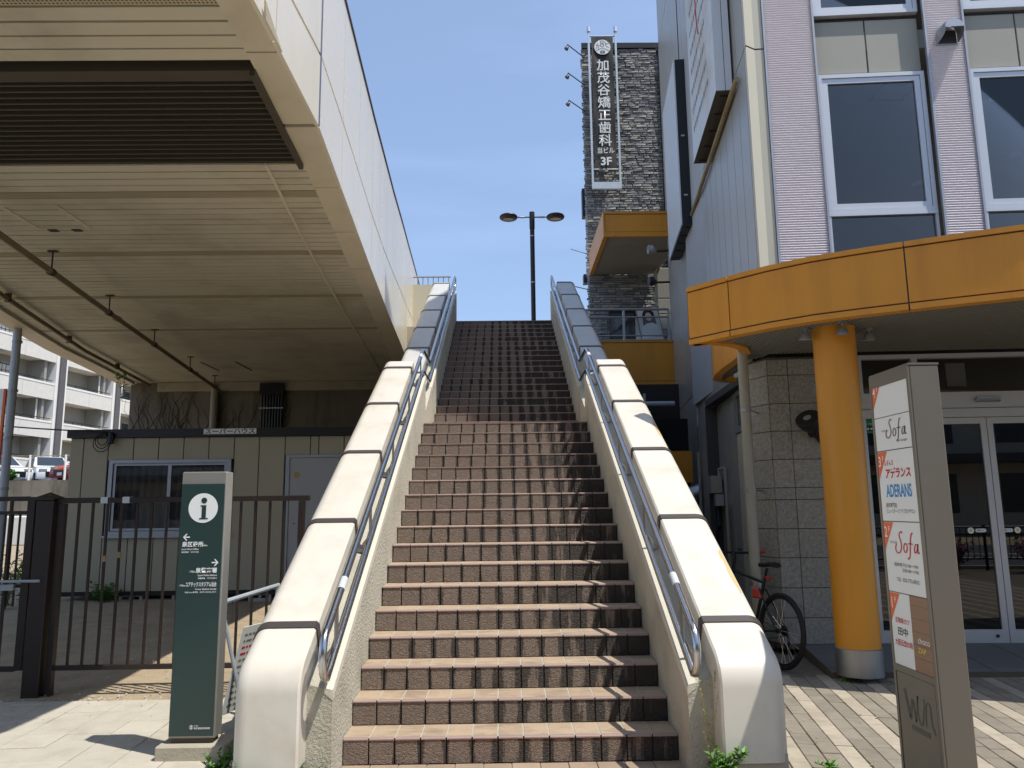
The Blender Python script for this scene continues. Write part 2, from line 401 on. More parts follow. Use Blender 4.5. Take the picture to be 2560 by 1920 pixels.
def text(s, size, m, parent, org, xd, yd, align='LEFT', sx=1.0, bold=0.0, name='lettering', shear=0.0, spacing=1.0, fit=None):
    c = bpy.data.curves.new('t', 'FONT'); c.body = s; c.align_x = align; c.size = 1.0; c.resolution_u = 3
    c.offset = bold; c.shear = shear; c.space_character = spacing
    o = bpy.data.objects.new('t', c); COL.objects.link(o)
    dg = bpy.context.evaluated_depsgraph_get(); me = bpy.data.meshes.new_from_object(o.evaluated_get(dg))
    bpy.data.objects.remove(o); bpy.data.curves.remove(c)
    xd = Vector(xd).normalized(); yd = Vector(yd).normalized(); zd = xd.cross(yd)
    if fit:
        xs_ = [v.co.x for v in me.vertices]; sx = fit/size/(max(xs_)-min(xs_))
    mx = Matrix.Translation(org) @ Matrix((xd*size*sx, yd*size, zd*size)).transposed().to_4x4()
    me.transform(wm(parent).inverted() @ mx); me.materials.clear(); me.materials.append(MATS[m]); me.name = name
    return link(me, name, None, parent)
def lerp(tab, y):
    if y <= tab[0][0]: (a, p), (b, q) = tab[0], tab[1]
    elif y >= tab[-1][0]: (a, p), (b, q) = tab[-2], tab[-1]
    else:
        for i in range(len(tab)-1):
            if tab[i][0] <= y <= tab[i+1][0]: (a, p), (b, q) = tab[i], tab[i+1]; break
    return p+(q-p)*(y-a)/(b-a)
def disc(c, r, nrm, n=24):
    nrm = Vector(nrm).normalized(); u = nrm.orthogonal().normalized(); v = nrm.cross(u)
    return [Vector(c)+u*r*math.cos(2*math.pi*i/n)+v*r*math.sin(2*math.pi*i/n) for i in range(n)]
# ================================================================== ground, pavements, road
g = MB(); g.quad((-1200, -1200, -.06), (1200, -1200, -.06), (1200, 1200, -.06), (-1200, 1200, -.06))
tag(g.build('ground', 'dirt_ground'), kind='structure')
# bare earth yard under the bridge, gently heaped
yd = MB(); nx, ny = 60, 60; vs = []
for j in range(ny+1):
    for i in range(nx+1):
        x = -30+28.3*i/nx; y = 6.60+31.2*(j/ny)**1.6
        k = min(1, max(0, (y-6.7)/4))
        z = -.012+.05*k*(.5+.5*math.sin(x*.9+y*.6))+.02*k*math.sin(x*2.3-y*1.7)+random.uniform(-.004, .006)*k
        vs.append((x, y, z))
yd.add(vs, [(j*(nx+1)+i, j*(nx+1)+i+1, (j+1)*(nx+1)+i+1, (j+1)*(nx+1)+i) for j in range(ny) for i in range(nx)], 0, True)
tag(yd.build('dirt_yard', 'dirt_ground'), kind='structure')
# road behind the viewer with kerb and lane lines
rd = MB(); rd.box(-60, 60, -15, -2.7, -.3, -.05); tag(rd.build('road', 'asphalt'), kind='structure')
kb = MB(); kb.box(-60, 60, -2.7, -2.55, -.3, .07); tag(kb.build('kerb', 'concrete'), kind='structure')
rl = MB()
for k in range(9): rl.box(-40+k*10, -35+k*10, -8.95, -8.8, -.05, -.045)
rl.box(-60, 60, -3.3, -3.15, -.05, -.045); rl.box(-60, 60, -14.4, -14.25, -.05, -.045)
tag(rl.build('road_marking', 'road_paint'), kind='structure')
# left pavement: square textured slabs
pv = MB(); pv.box(-30, -1.0, -2.55, 6.60, -.3, -.008)
pave = tag(pv.build('pavement', 'joint_sand'), kind='structure')
R = Matrix.Translation((-2.4, 5.1, 0)) @ Matrix.Rotation(rad(3.6), 4, 'Z')
sm = MB(); sm.bbox(.003, .297, .003, .297, -.03, 0, .003); slab_me = sm.mesh('paving_slab', 'slab')
rest = MB()
for i in range(-20, 9):
    for j in range(-26, 6):
        c = R @ Vector((i*.3+.15, j*.3+.15, 0))
        if c.y > 6.52 or c.x > -1.15 or c.y < -2.3 or (c.y > 4.6 and c.x > -1.3): continue
        mw = R @ Matrix.Translation((i*.3, j*.3, random.uniform(-.002, .002)))
        if c.y > 4.35 and -4.7 < c.x: link(slab_me, 'paving_slab', None, pave, mw)
        else: rest.bbox(.003, .297, .003, .297, -.03, 0, .003, mx=mw)
rest.build('paving_slab_field', 'slab', pave, kind='stuff')
# low edging of half slabs and loose old bricks along the earth
for i in range(9):
    B('edging_slab', 'slab', pave, -4.9+i*.4, -4.505+i*.4, 6.5, 6.598, -.05, .004, bev=.006)
for i, (x, y) in enumerate([(-2.62, 6.66), (-2.36, 6.68), (-2.08, 6.66)]):
    tag(B('clay_paver', 'foot_tile', None, x, x+.235, y, y+.11, -.03, .018, bev=.004),
        ['flat brown clay paver half sunk in the earth, leftmost of a row', 'flat brown clay paver half sunk in the earth, middle of a row',
         'flat brown clay paver half sunk in the earth, behind the green pylon'][i], 'paver', 'clay pavers at the earth edge')
# right forecourt: strips of block paving laid at an angle
bp_ = MB(); bp_.box(1.0, 30, -2.55, 7.2, -.3, -.010)
fore = tag(bp_.build('forecourt_paving', 'joint_sand'), kind='structure')
R = Matrix.Translation((2.0, 4.7, 0)) @ Matrix.Rotation(rad(-9.5), 4, 'Z')
bm_ = MB(); bm_.bbox(.003, .112, .003, .227, -.04, 0, .003)
bl, bd = bm_.mesh('paving_brick', 'brick_light'), bm_.mesh('paving_brick_dark', 'brick_dark')
cand = []
for i in range(-16, 60):
    for j in range(-24, 16):
        off = .115*(i % 2)+.05*math.sin(i*1.7)
        c = R @ Vector((i*.115+.057, j*.23+off+.115, 0))
        if c.y > 7.16 or c.y < -2 or c.x < 1.02 or c.x > 9 or (c.y > 4.9 and c.x < 1.6): continue
        vis = 4.3 < c.y and c.x/c.y < .70
        cand.append((c.y if vis else 99, i, j, off))
cand.sort()
n = 0; rest = MB(); mm_ = 0
for key, i, j, off in cand:
    mw = R @ Matrix.Translation((i*.115, j*.23+off, random.uniform(-.003, .002)))
    light = (i % 3 == 0)
    if n < 300 and key < 99: link(bl if light else bd, 'paving_brick', None, fore, mw); n += 1
    else: rest.bbox(.003, .112, .003, .227, -.04, 0, .003, mi=0 if light else 1, mx=mw)
rest.build('paving_brick_field', ['brick_light', 'brick_dark'], fore, kind='stuff')
# tiles and tactile blocks at the foot of the stairs
ap = MB(); ap.box(-1.0, 1.05, -2.55, 4.92, -.3, -.010)
apron = tag(ap.build('stair_apron', 'grout'), kind='structure')
ft = MB(); ft.bbox(.003, .167, .003, .147, -.03, 0, .002); ftm = ft.mesh('apron_tile', 'foot_tile')
for i in range(12):
    for j in range(5):
        y = 4.76-j*.15
        if 1 <= j <= 2 and 2 <= i <= 9: continue
        link(ftm, 'apron_tile', None, apron, Matrix.Translation((-.985+i*.169, y, random.uniform(-.002, .001))))
tt = MB(); tt.bbox(.003, .295, .003, .295, -.03, 0, .003)
for a in range(5):
    for b in range(5):
        tt.lathe([(.019, 0), (.017, .004), (.011, .0055)], 10, Matrix.Translation((.03+a*.0597, .03+b*.0597, 0)), smooth=False)
ttm = tt.mesh('tactile_block', 'tactile')
for i in range(5): link(ttm, 'tactile_block', None, apron, Matrix.Translation((-.66+i*.298, 4.462, .002)))

# ================================================================== staircase
XL, XR, TW, NT = -.985, 1.035, .1554, 13
RI, TR = .15, .284
def step_y(k): return 4.911+(k-1)*TR if k <= 17 else 10.667+(k-18)*TR
stair = T('staircase', 'long outdoor staircase faced with brown square tiles, rising between cream parapets', 'staircase', (.025, 4.911, 0))
core = MB()
for k in range(1, 37):
    y0 = step_y(k)+.012; y1 = (step_y(k+1)+.012) if k < 36 else 16.2
    z = k*RI-.0025; zp = (k-1)*RI-.0025 if k > 1 else -.2
    core.quad((XL, y0, zp), (XR, y0, zp), (XR, y0, z), (XL, y0, z), 1)
    core.quad((XL, y0, z), (XR, y0, z), (XR, y1, z), (XL, y1, z), 0)
    for x, s in ((XL, 1), (XR, -1)):
        q = [(x, y0, -.2), (x, y0, z), (x, y1, z), (x, y1, -.2)]
        core.quad(*(q if s > 0 else q[::-1]), 0)
core.build('core', ['grout', 'grout_dark'], stair)
rm_ = MB(); rm_.bbox(.004, TW-.004, 0, .02, .002, RI-.013, .0025); riser_me = rm_.mesh('riser_tile', 'riser')
ns = MB()
ns.box(.0045, TW-.0045, .032, .15, -.013, 0, 0)
for zz in ():
    pass
ns.prism([(-.004, -.013), (.030, -.013), (.030, .0005), (.008, .0005), (-.004, -.006)], lambda p, q, t: (t, p, q), .0045, TW-.0045, 1)
nos_me = ns.mesh('nosing_tile', ['tread', 'nosing'])
trd = MB(); trd.bbox(.0045, TW-.0045, .154, TR-.001, -.013, -.0005, .002); trd_me = trd.mesh('tread_tile', 'tread')
rr, rn, rt_ = MB(), MB(), MB()
for k in range(1, 37):
    for i in range(NT):
        x = XL+i*TW; y = step_y(k)
        dy = random.uniform(-.0015, .0015)
        mw = Matrix.Translation((x, y+dy, (k-1)*RI))
        if k <= 23: link(riser_me, 'riser_tile', None, stair, mw)
        else: rr.bbox(.003, TW-.003, 0, .02, .002, RI-.013, .0025, mx=mw)
        mt = Matrix.Translation((x, y, k*RI))
        if k <= 12:
            link(nos_me, 'nosing_tile', None, stair, mt)
            link(trd_me, 'tread_tile', None, stair, mt)
        else:
            rn.box(.003, TW-.003, -.004, .15, -.013, 0, mx=mt)
            if k not in (17, 36): rt_.box(.003, TW-.003, .154, TR-.001, -.013, -.0005, mx=mt)
for j in range(7):
    for i in range(NT): rt_.box(XL+i*TW+.003, XL+(i+1)*TW-.003, 9.455+.154+j*.15, 9.455+.15+(j+1)*.15-.002, 2.537, 2.5495)
rr.build('riser_tile_field', 'riser', stair, kind='stuff')
rn.build('nosing_tile_field', 'nosing', stair, kind='stuff')
rt_.build('tread_tile_field', 'tread', stair, kind='stuff')

# ================================================================== parapets
SL = RI/TR; AL = math.atan(SL); CX = .025
def nose(y): return (y-4.911)*SL
def sec(e=0.0):
    p = [(1.158-e, -.18), (1.158-e, -.012), (1.17-e*.6, e)]
    for a in range(7):
        t = math.pi/2*a/6; p.append((1.443+(.087+e)*math.sin(t), -.087+(.087+e)*math.cos(t)))
    return p+[(1.53+e, -.28)]
SN, CN = math.sin(AL), math.cos(AL)
def slope_frame(y, off): return (y, nose(y)+off, -SN, CN)
def low_start():
    yf, off, L = 4.445, .88, .125
    zc = nose(yf)+off; r = L/math.tan((math.pi/2-AL)/2)
    out = [(yf, .12, -1, 0), (yf, zc-L, -1, 0)]
    cy, cz = yf+r, zc-L
    for a in range(1, 9):
        t = (math.pi/2-AL)*a/8
        out.append((cy-r*math.cos(t), cz+r*math.sin(t), -math.cos(t), math.sin(t)))
    return out
def sweep(frames, sgn, e=0.0):
    s = sec(e); mb = MB(); n = len(s); vs = []
    for y, z, ny, nz in frames:
        for d, h in s: vs.append((CX+sgn*d, y+ny*h, z+nz*h))
    fs = []; k = len(frames)
    for i in range(k-1):
        for j in range(n):
            q = (i*n+j, i*n+(j+1) % n, (i+1)*n+(j+1) % n, (i+1)*n+j)
            fs.append(q if sgn > 0 else q[::-1])
    ends = [tuple(range(n)), tuple(range((k-1)*n, k*n))]
    fs.append(ends[0][::-1] if sgn > 0 else ends[0]); fs.append(ends[1] if sgn > 0 else ends[1][::-1])
    mb.add(vs, fs, 0, True); return mb
low_b = [4.808, 5.943, 7.085, 8.226, 9.365]; up_b = [10.46, 11.56, 12.67, 13.79, 14.91, 16.0]
for sgn, lab in ((-1, 'cream clad stair parapet on the left, next to the green information pylon'),
                 (1, 'cream clad stair parapet on the right, paint flaking, next to the parked bicycle')):
    pp = T('stair_parapet', lab, 'parapet', (CX+sgn*1.3, 4.6, 0))
    def X(d): return CX+sgn*d
    # rough rendered wall, lower and upper flight
    for y0, y1, o in ((4.61, 9.70, 0.0), (9.70, 16.15, -.45)):
        wl = MB(); st = []
        for y in (y0, y1):
            v = nose(y)+o
            st.append([(X(1.011), y, -.05), (X(1.014), y, v+.65), (X(1.17), y, v+.69), (X(1.49), y, v+.58), (X(1.49), y, -.05)])
        vs = st[0]+st[1]; fs = [(i, (i+1) % 5, (i+1) % 5+5, i+5) for i in range(5)]+[(4, 3, 2, 1, 0), (5, 6, 7, 8, 9)]
        if sgn > 0: fs = [f[::-1] for f in fs]
        wl.add(vs, fs); wl.build('rendered_wall', 'stucco', pp)
        ls = MB(); q = []
        for y in (y0-.003 if o == 0 else y0+.8, y1):
            v = nose(y)+o
            q.append([(X(1.0105), y, v+.657), (X(1.062), y, v+.669), (X(1.062), y, v+.64), (X(1.0105), y, v+.60)])
        vs = q[0]+q[1]; fs = [(0, 1, 5, 4), (1, 2, 6, 5), (2, 3, 7, 6), (3, 0, 4, 7), (3, 2, 1, 0), (4, 5, 6, 7)]
        if sgn < 0: fs = [f[::-1] for f in fs]
        ls.add(vs, fs); ls.build('ledge_strip', 'plaster_strip', pp)
    # metal cap panels and the dark joint bands over their seams
    prev = None
    for i, yb in enumerate(low_b+[9.607]):
        fr = low_start() if i == 0 else [slope_frame(prev, .88)]
        fr.append(slope_frame(yb-.0005, .88)); sweep(fr, sgn).build('cap_panel', 'cap_metal', pp); prev = yb
    prev = 9.64
    for yb in up_b+[16.1]:
        sweep([slope_frame(prev, .43), slope_frame(yb-.0005, .43)], sgn).build('cap_panel', 'cap_metal_shaded', pp); prev = yb
    for ys, off in ((low_b, .88), (up_b, .43)):
        for yb in ys:
            sweep([slope_frame(yb-.026, off), slope_frame(yb+.026, off)], sgn, .009).build('joint_band', 'band_dark', pp)
    if sgn > 0:      # patches where the paint has flaked along the outer curve
        for y0, y1, sd in ((5.05, 5.55, 1), (7.35, 7.75, 2)):
            rv = random.Random(sd); m = MB(); n = 9; vs = []
            for i in range(n+1):
                y = y0+(y1-y0)*i/n; wv = math.sin(math.pi*i/n)**.6; y_, z_, ny, nz = slope_frame(y, .88)
                c = .55+rv.uniform(-.12, .12); h2 = .32*wv*rv.uniform(.55, 1.1)
                for t in (c-h2, c, c+h2):
                    d = 1.443+.0885*math.sin(t); h = -.087+.0885*math.cos(t); vs.append((X(d), y_+ny*h, z_+nz*h))
            m.add(vs, [(3*i+j, 3*i+j+1, 3*i+j+4, 3*i+j+3) for i in range(n) for j in range(2)], 0, True); m.build('flaked_patch', 'paint_flake', pp)
    pb = MB(); pb.box(*sorted((X(1.175), X(1.515))), 4.465, 4.609, -.05, .16); pb.build('base', 'concrete', pp)

# ================================================================== handrails
def zu(y):
    if y <= 9.55: return nose(y)+1.04
    if y <= 10.4: return nose(9.55)+1.04
    return nose(9.55)+1.04+(y-10.4)*SL
for sgn, lab in ((-1, 'double stainless steel handrail on the left parapet, bent back on itself at the foot'),
                 (1, 'double stainless steel handrail on the right parapet, casting its shadow on the steps')):
    x = CX+sgn*1.035
    hr = T('handrail', lab, 'handrail', (x, 4.5, 0))
    up = [(x, 15.9, zu(15.9)), (x, 13, zu(13)), (x, 10.45, zu(10.45)), (x, 10.37, zu(10.37)), (x, 9.59, zu(9.59)), (x, 9.51, zu(9.51)), (x, 7, zu(7)), (x, 4.60, zu(4.60))]
    arc = []
    cy, cz = 4.535, zu(4.535)-.135
    for a in range(0, 9):
        t = AL*0+math.pi*a/8
        arc.append((x, cy-.10*math.sin(t)+.03*math.cos(t)*0, cz+.135*math.cos(t)))
    lo = [(p[0], p[1], p[2]-.27) for p in reversed(up)]
    tp = []
    for a in range(1, 8):
        t = math.pi*a/8; tp.append((x, 15.9+.12*math.sin(t), zu(15.9)-.27+.135-.135*math.cos(t)+.06*math.sin(t)))
    MB().tube(up+arc+lo+tp, .0225, 12, closed=True).build('rail', 'steel', hr)
    for y in (4.78, 5.9, 7.04, 8.18, 9.3, 10.85, 12.0, 13.1, 14.2, 15.4):
        m = MB(); z = zu(y)
        m.prism([(y-.045, z-.27), (y+.045, z-.27+.045*SL*2), (y+.03, z-.02), (y-.05, z-.045)], lambda p, q, t: (t, p, q), x-.004, x+.004)
        zl = nose(y)+(.675 if y < 9.7 else .225)
        m.tube([(x, y, z-.25), (x+sgn*.05, y, z-.31), (x+sgn*.06, y, zl)], .010, 8); m.box(x+sgn*.06-.03, x+sgn*.06+.03, y-.03, y+.03, zl-.004, zl+.018)
        m.build('bracket', 'steel_dull', hr)
    for y in (4.93, 9.3):
        d = Vector((0, math.cos(AL), math.sin(AL))); c = Vector((x, y, zu(y)))
        MB().tube([c-d*.06, c+d*.06], .024, 12).build('braille_plate', 'tape', hr)

# walkway at the head of the stairs and the lamp post standing on it
wk = MB(); wk.box(-2.2, 1.66, 16.2, 34, 4.9, 5.388); wk.box(1.661, 2.25, 18.2, 34, 4.9, 5.388)
tag(wk.build('walkway', 'concrete'), kind='structure')
lp = T('street_lamp', 'dark lamp post with two oval heads at the head of the stairs', 'street lamp', (.83, 20, 5.388))
MB().tube([(.83, 20, 5.388), (.83, 20, 9.47)], .062, 14).build('post', 'lamp_brown', lp)
MB().tube([(.83, 20, 5.388), (.83, 20, 5.75)], .083, 14).build('post_base', 'lamp_brown', lp)
MB().tube([(.83, 20, 9.0), (.83, 20, 9.47)], .072, 14).build('top_sleeve', 'lamp_brown', lp)
for z in (7.47, 8.77): MB().tube([(.83, 20, z), (.83, 20, z+.03)], .066, 14).build('band', 'galv', lp)
for s in (-1, 1):
    MB().tube([(.83, 20, 9.33), (.83+s*.40, 20, 9.33)], .018, 8).build('arm', 'lamp_brown', lp)
    MB().tube([(.83+s*.2, 20, 9.33), (.83+s*.34, 20, 9.33)], .03, 8).build('arm_sleeve', 'galv', lp)
    mx = Matrix.Translation((.83+s*.64, 20, 9.33)) @ Matrix.Diagonal((1, 1.15, 1, 1))
    hd = MB().lathe([(.0, .07), (.16, .062), (.235, .03), (.25, 0), (.235, -.03), (.19, -.05), (0.0, -.05)], 24, mx).build('lamp_head', 'lamp_brown', lp)
    mx = Matrix.Translation((.83+s*.64, 20, 9.276)) @ Matrix.Diagonal((1.1, .7, 1, 1))
    MB().lathe([(0, -.004), (.14, -.004), (.14, .0), (0, 0)], 20, mx).build('lens', 'lens', hd)
# ================================================================== footbridge overhead on the left
H = 4.696
xe_t = [(-6, -1.60), (3.69, -1.562), (4.99, -1.538), (6.03, -1.525), (7.31, -1.60), (9.95, -1.753), (11.39, -1.827), (12.92, -1.907), (14.59, -1.98), (19.07, -2.214), (22.75, -2.40), (29, -2.7)]
xb_t = [(-6, -1.90), (4.43, -1.784), (5.17, -1.784), (6.77, -1.839), (8.56, -1.943), (9.96, -2.03), (11.69, -2.128), (19.07, -2.56)]
xs_t = [(-6, -2.15), (4.92, -2.09), (6.75, -2.19), (9.25, -2.403), (12.21, -2.583), (19.07, -2.977)]
xl_t = [(-6, -4.6), (3.69, -5.84), (6.15, -6.46), (11.69, -7.81), (14.58, -8.49), (17.59, -8.92), (19.31, -9.23), (29, -10.9)]
zt_t = [(-6, 6.3), (3.69, 6.48), (7.26, 6.70), (15.25, 7.19), (19.68, 7.55), (22.75, 7.71), (29, 7.9)]
zm_t = [(-6, 5.19), (5.04, 5.21), (6.03, 5.335), (7.38, 5.397), (10.95, 5.458), (16, 5.80), (19.68, 6.17), (29, 6.6)]
xe, xb, xs, xl, zt, zm = [lambda y, t=t: lerp(t, y) for t in (xe_t, xb_t, xs_t, xl_t, zt_t, zm_t)]
br = T('footbridge', 'cream panelled footbridge overhead with slatted soffit and louvre', 'bridge', (-4, 19.2, 0))
def strip(mb, ya, yb, fa, fb, z0, z1, mi=0):
    mb.add([(fa(ya), ya, z0), (fb(ya), ya, z0), (fb(yb), yb, z0), (fa(yb), yb, z0), (fa(ya), ya, z1), (fb(ya), ya, z1), (fb(yb), yb, z1), (fa(yb), yb, z1)],
           [(3, 2, 1, 0), (4, 5, 6, 7), (0, 1, 5, 4), (1, 2, 6, 5), (2, 3, 7, 6), (3, 0, 4, 7)], mi)
dk = MB(); ys = [-6, 0, 3.7, 6, 11.7, 14.6, 19.2, 24.6]
for a, b in zip(ys, ys[1:]): strip(dk, a, b, lambda y: xl(y)+.06, lambda y: xe(y)-.05, 5.06, 5.37)
dk.build('deck_slab', 'slat_dark', br)
P = .1525
y = 3.74
far = MB()
while y < 19.2:
    y2 = y+P-.021; mid = (y+y2)/2
    perf = any(a < mid < a+P*1.05 for a in (4.305, 7.355, 9.21, 11.22, 13.4))
    m = 'perf' if perf else 'bridge_board'
    if not (5.07 < mid < 6.77):
        lift = random.uniform(0, .005)
        if mid < 5.08:
            mb = MB(); strip(mb, y, y2, xl, lambda q: xb(q)-.004, H+lift, H+.02); mb.build('soffit_board', m, br)
        elif mid < 14.3:
            mb = MB(); strip(mb, y, y2, xl, lambda q: xs(q)-.014, H+lift, H+.02); mb.build('soffit_board', m, br)
            mb = MB(); strip(mb, y, y2, lambda q: xs(q)+.014, lambda q: xb(q)-.004, H+lift, H+.02); mb.build('soffit_board', m, br)
        else:
            strip(far, y, y2, xl, lambda q: xs(q)-.014, H+lift, H+.02); strip(far, y, y2, lambda q: xs(q)+.014, lambda q: xb(q)-.004, H+lift, H+.02)
    y += P
far.build('soffit_board_field', 'bridge_board', br, kind='stuff')
cl = MB()
for k in range(37):
    a = 6.77+k*.335; strip(cl, a, a+.335, lambda q: xl(q)+.1, lambda q: xe(q)-.02, H+.075, H+.08)
strip(cl, 3.7, 5.0, lambda q: xl(q)+.1, lambda q: xe(q)-.02, H+.075, H+.08)
cl.build('soffit_backing', 'dark_gap', br)
nr = MB()
for a, b in ((-6, -3), (-3, 0), (0, 3.72)): strip(nr, a, b, xl, xe, H, H+.02)
nr.build('soffit_near_end', 'bridge_board', br)
for k in range(7):
    a = 6.77+k*1.75; mb = MB(); strip(mb, a, a+1.745, lambda q: xs(q)-.014, lambda q: xs(q)+.014, H-.014, H+.01); mb.build('trim_strip', 'bridge_border', br)
# louvre panel, hanging askew, with thin slats
def louv_x(q): return xb(q)-.04
lf = MB(); strip(lf, 5.19, 5.33, lambda q: xl(q)+.3, louv_x, H-.02, H+.07)
lf.build('louvre_head', 'slat', br)
lf = MB(); strip(lf, 5.19, 6.765, louv_x, lambda q: louv_x(q)+.04, H-.06, H+.10); lf.build('louvre_side', 'slat', br)
for k in range(16):
    ya = 5.385+k*.087
    mb = MB(); strip(mb, ya, ya+.022, lambda q: xl(q)+.3, louv_x, H-.012, H+.035); mb.build('louvre_slat', 'slat', br)
vd = MB(); strip(vd, 5.0, 6.77, xl, xb, H+.34, H+.35); vd.build('louvre_void', 'dark_gap', br)
# border panels along the edge
js = [3.69, 4.99, 6.06, 7.31, 8.56, 9.95, 11.39, 12.92, 14.59, 16.36, 18.2, 19.19]
for a, b in zip(js, js[1:]):
    mb = MB(); gap = .05 if abs(b-6.06) < .01 else .014
    strip(mb, a+.006, b-gap, xb, lambda q: xe(q)-.031, H-.006, H+.03); mb.build('border_panel', 'bridge_border', br)
m = MB(); m.add([(xe(4.62)+.012, 4.62, H-.007), (xe(4.56)+.03, 4.55, H+.085), (xe(4.985)+.010, 4.985, H-.007), (xe(4.62)-.002, 4.62, H-.006), (xe(4.56)+.018, 4.55, H+.086), (xe(4.985)-.002, 4.985, H-.006)],
                [(0, 1, 2), (5, 4, 3), (0, 3, 4, 1), (1, 4, 5, 2), (2, 5, 3, 0)]); m.build('bent_flap', 'bridge_border', br)
# vertical fascia panels in two rows with a dark line between
def vpanel(ya, yb, za, zb, off=0.0, th=.03):
    mb = MB(); vs = []
    for yy in (ya, yb):
        for z in (za(yy), zb(yy)): vs += [(xe(yy)+off, yy, z), (xe(yy)+off-th, yy, z)]
    mb.add(vs, [(0, 4, 6, 2), (1, 3, 7, 5), (0, 1, 5, 4), (2, 6, 7, 3), (0, 2, 3, 1), (4, 5, 7, 6)]); return mb
fj = [-6, -3, 0, 3.69, 4.86, 6.06, 7.31, 8.56, 9.95, 11.39, 12.92, 14.59, 16.36, 18.2, 20.05, 22.1, 24.6]
for a, b in zip(fj, fj[1:]):
    g1 = .014 if abs(a-6.06) < .01 else .008
    vpanel(a+g1, b-.008, lambda q: H-.006, lambda q: zm(q)-.016).build('fascia_panel', 'bridge_fascia', br)
    vpanel(a+g1, b-.008, lambda q: zm(q)+.016, lambda q: zt(q)).build('fascia_panel', 'bridge_fascia', br)
    vpanel(a, b, lambda q: H+.02, lambda q: zt(q)-.02, -.02, .02).build('fascia_backing', 'joint_grey', br)
    vpanel(a, b-.003, lambda q: zt(q), lambda q: zt(q)+.03, .014, .10).build('coping', 'band_dark', br)
vpanel(6.03, 6.06, lambda q: H, lambda q: zt(q), .006, .02).build('joint_cover', 'joint_grey', br)
# left edge panels and hatch
ej = [3.69, 6.4, 9.1, 11.07, 12.9, 14.76, 16.5, 19.07]
for a, b in zip(ej, ej[1:]):
    mb = MB(); strip(mb, a, b-.015, lambda q: xl(q)-.37, lambda q: xl(q)-.006, H-.05, H+.68); mb.build('edge_panel', 'bridge_border', br)
hm = MB()
HX0, HX1, HY0, HY1 = -5.28, -4.65, 7.68, 8.40
strip(hm, HY0, HY0+.05, lambda q: HX0, lambda q: HX1, H-.010, H+.01); strip(hm, HY1-.05, HY1, lambda q: HX0, lambda q: HX1, H-.010, H+.01)
for xa, xc in ((HX0, HX0+.05), (HX1-.05, HX1)): strip(hm, HY0+.05, HY1-.05, lambda q: xa, lambda q: xc, H-.010, H+.01)
hm.build('access_hatch_frame', 'bridge_board', br)
for xx in (-5.1, -4.83): B('hatch_hinge', 'hanger', br, xx-.05, xx+.05, HY1-.02, HY1+.05, H-.018, H-.011)
for xx in (-6.55, -5.8): B('hatch_frame_edge', 'hanger', br, xx, xx+.03, 16.4, 17.5, H-.008, H-.001)

# guard railing on the cream wall where the bridge meets the stair head
dr_ = T('deck_railing', 'small steel guard railing on a cream wall at the left of the stair head', 'railing', (-1.75, 18, 5.39))
B('wall', 'panel_cream', dr_, -2.36, -1.64, 18.0, 18.15, 5.39, 6.86)
MB().tube([(-2.36, 18.07, 7.07), (-1.25, 18.07, 7.07)], .022, 8).build('top_rail', 'steel_dull', dr_)
for k in range(9): MB().tube([(-2.3+k*.125, 18.07, 6.6), (-2.3+k*.125, 18.07, 7.07)], .010, 6).build('bar', 'steel_dull', dr_)

# pipes slung under the bridge
dp = T('drain_pipe', 'tan drain pipe slung on rods below the bridge soffit', 'pipe', (-6.8, 18, 0))
def px(y): return lerp([(7.86, -5.33), (10.9, -5.795), (17.97, -6.83)], y)
MB().tube([(px(3.7), 3.7, 4.44), (px(11), 11, 4.43), (px(18.95), 18.95, 4.42)], .038, 12).build('pipe', 'pipe_tan', dp)
for yy in (7.0, 9.15, 11.14, 13.35, 15.82, 18.1):
    m = MB(); m.tube([(px(yy), yy, 4.43), (px(yy), yy, H)], .011, 6); m.tube([(px(yy), yy-.035, 4.43), (px(yy), yy+.035, 4.43)], .048, 12)
    m.box(px(yy)-.06, px(yy)+.06, yy-.025, yy+.025, H-.014, H-.0005); m.build('hanger', 'hanger', dp)
for yy in (6.7, 11.5, 16.3): MB().tube([(px(yy)-.001, yy-.06, 4.43), (px(yy), yy+.06, 4.43)], .045, 12).build('coupling', 'pipe_tan', dp)
gp = T('gutter_pipe', 'brown gutter pipe fixed along the far edge of the bridge soffit', 'pipe', (-8.7, 18.9, 0))
MB().tube([(xl(yy)+.40, yy, 4.61) for yy in (3.7, 7.4, 11, 14.7, 18.9)], .036, 10).build('pipe', 'pipe_tan', gp)
for yy in (8.4, 11.0, 13.8, 16.5): B('clip', 'hanger', gp, xl(yy)+.36, xl(yy)+.44, yy-.02, yy+.02, 4.57, H-.0005)

# abutment carrying the bridge
YA = 19.08
ab = T('abutment', 'stained grey concrete bridge abutment with dry creepers behind the shed', 'wall', (-5.5, YA+.3, 0))
m = MB(); m.box(-9.3, -1.70, YA, YA+2.2, -.1, 4.69); m.build('wall', 'old_concrete', ab)
B('bearing_ledge', 'concrete', ab, -8.6, -1.75, YA-.10, YA-.002, 4.46, 4.685)
rv = random.Random(3)
for i, x0 in enumerate((-9.0, -8.75, -8.3, -7.8, -7.3, -6.4, -5.6)):
    m = MB()
    for b in range(6):
        p = [Vector((x0+rv.uniform(-.2, .2), YA-.006, 2.6))]; dx = rv.uniform(-.5, .9)
        for s in range(10): p.append(p[-1]+Vector((dx*.1+rv.uniform(-.11, .11), rv.uniform(-.004, .002), rv.uniform(.06, .28))))
        p = [q for q in p if q.z < 4.6]
        if len(p) > 2: m.tube(p, [.010*(1-.07*j) for j in range(len(p))], 5)
    m.build('creeper_stem', 'vine', ab)
rp = T('rain_pipe', 'thin dark rain pipe running down the concrete abutment', 'pipe', (-6.9, YA-.1, 0))
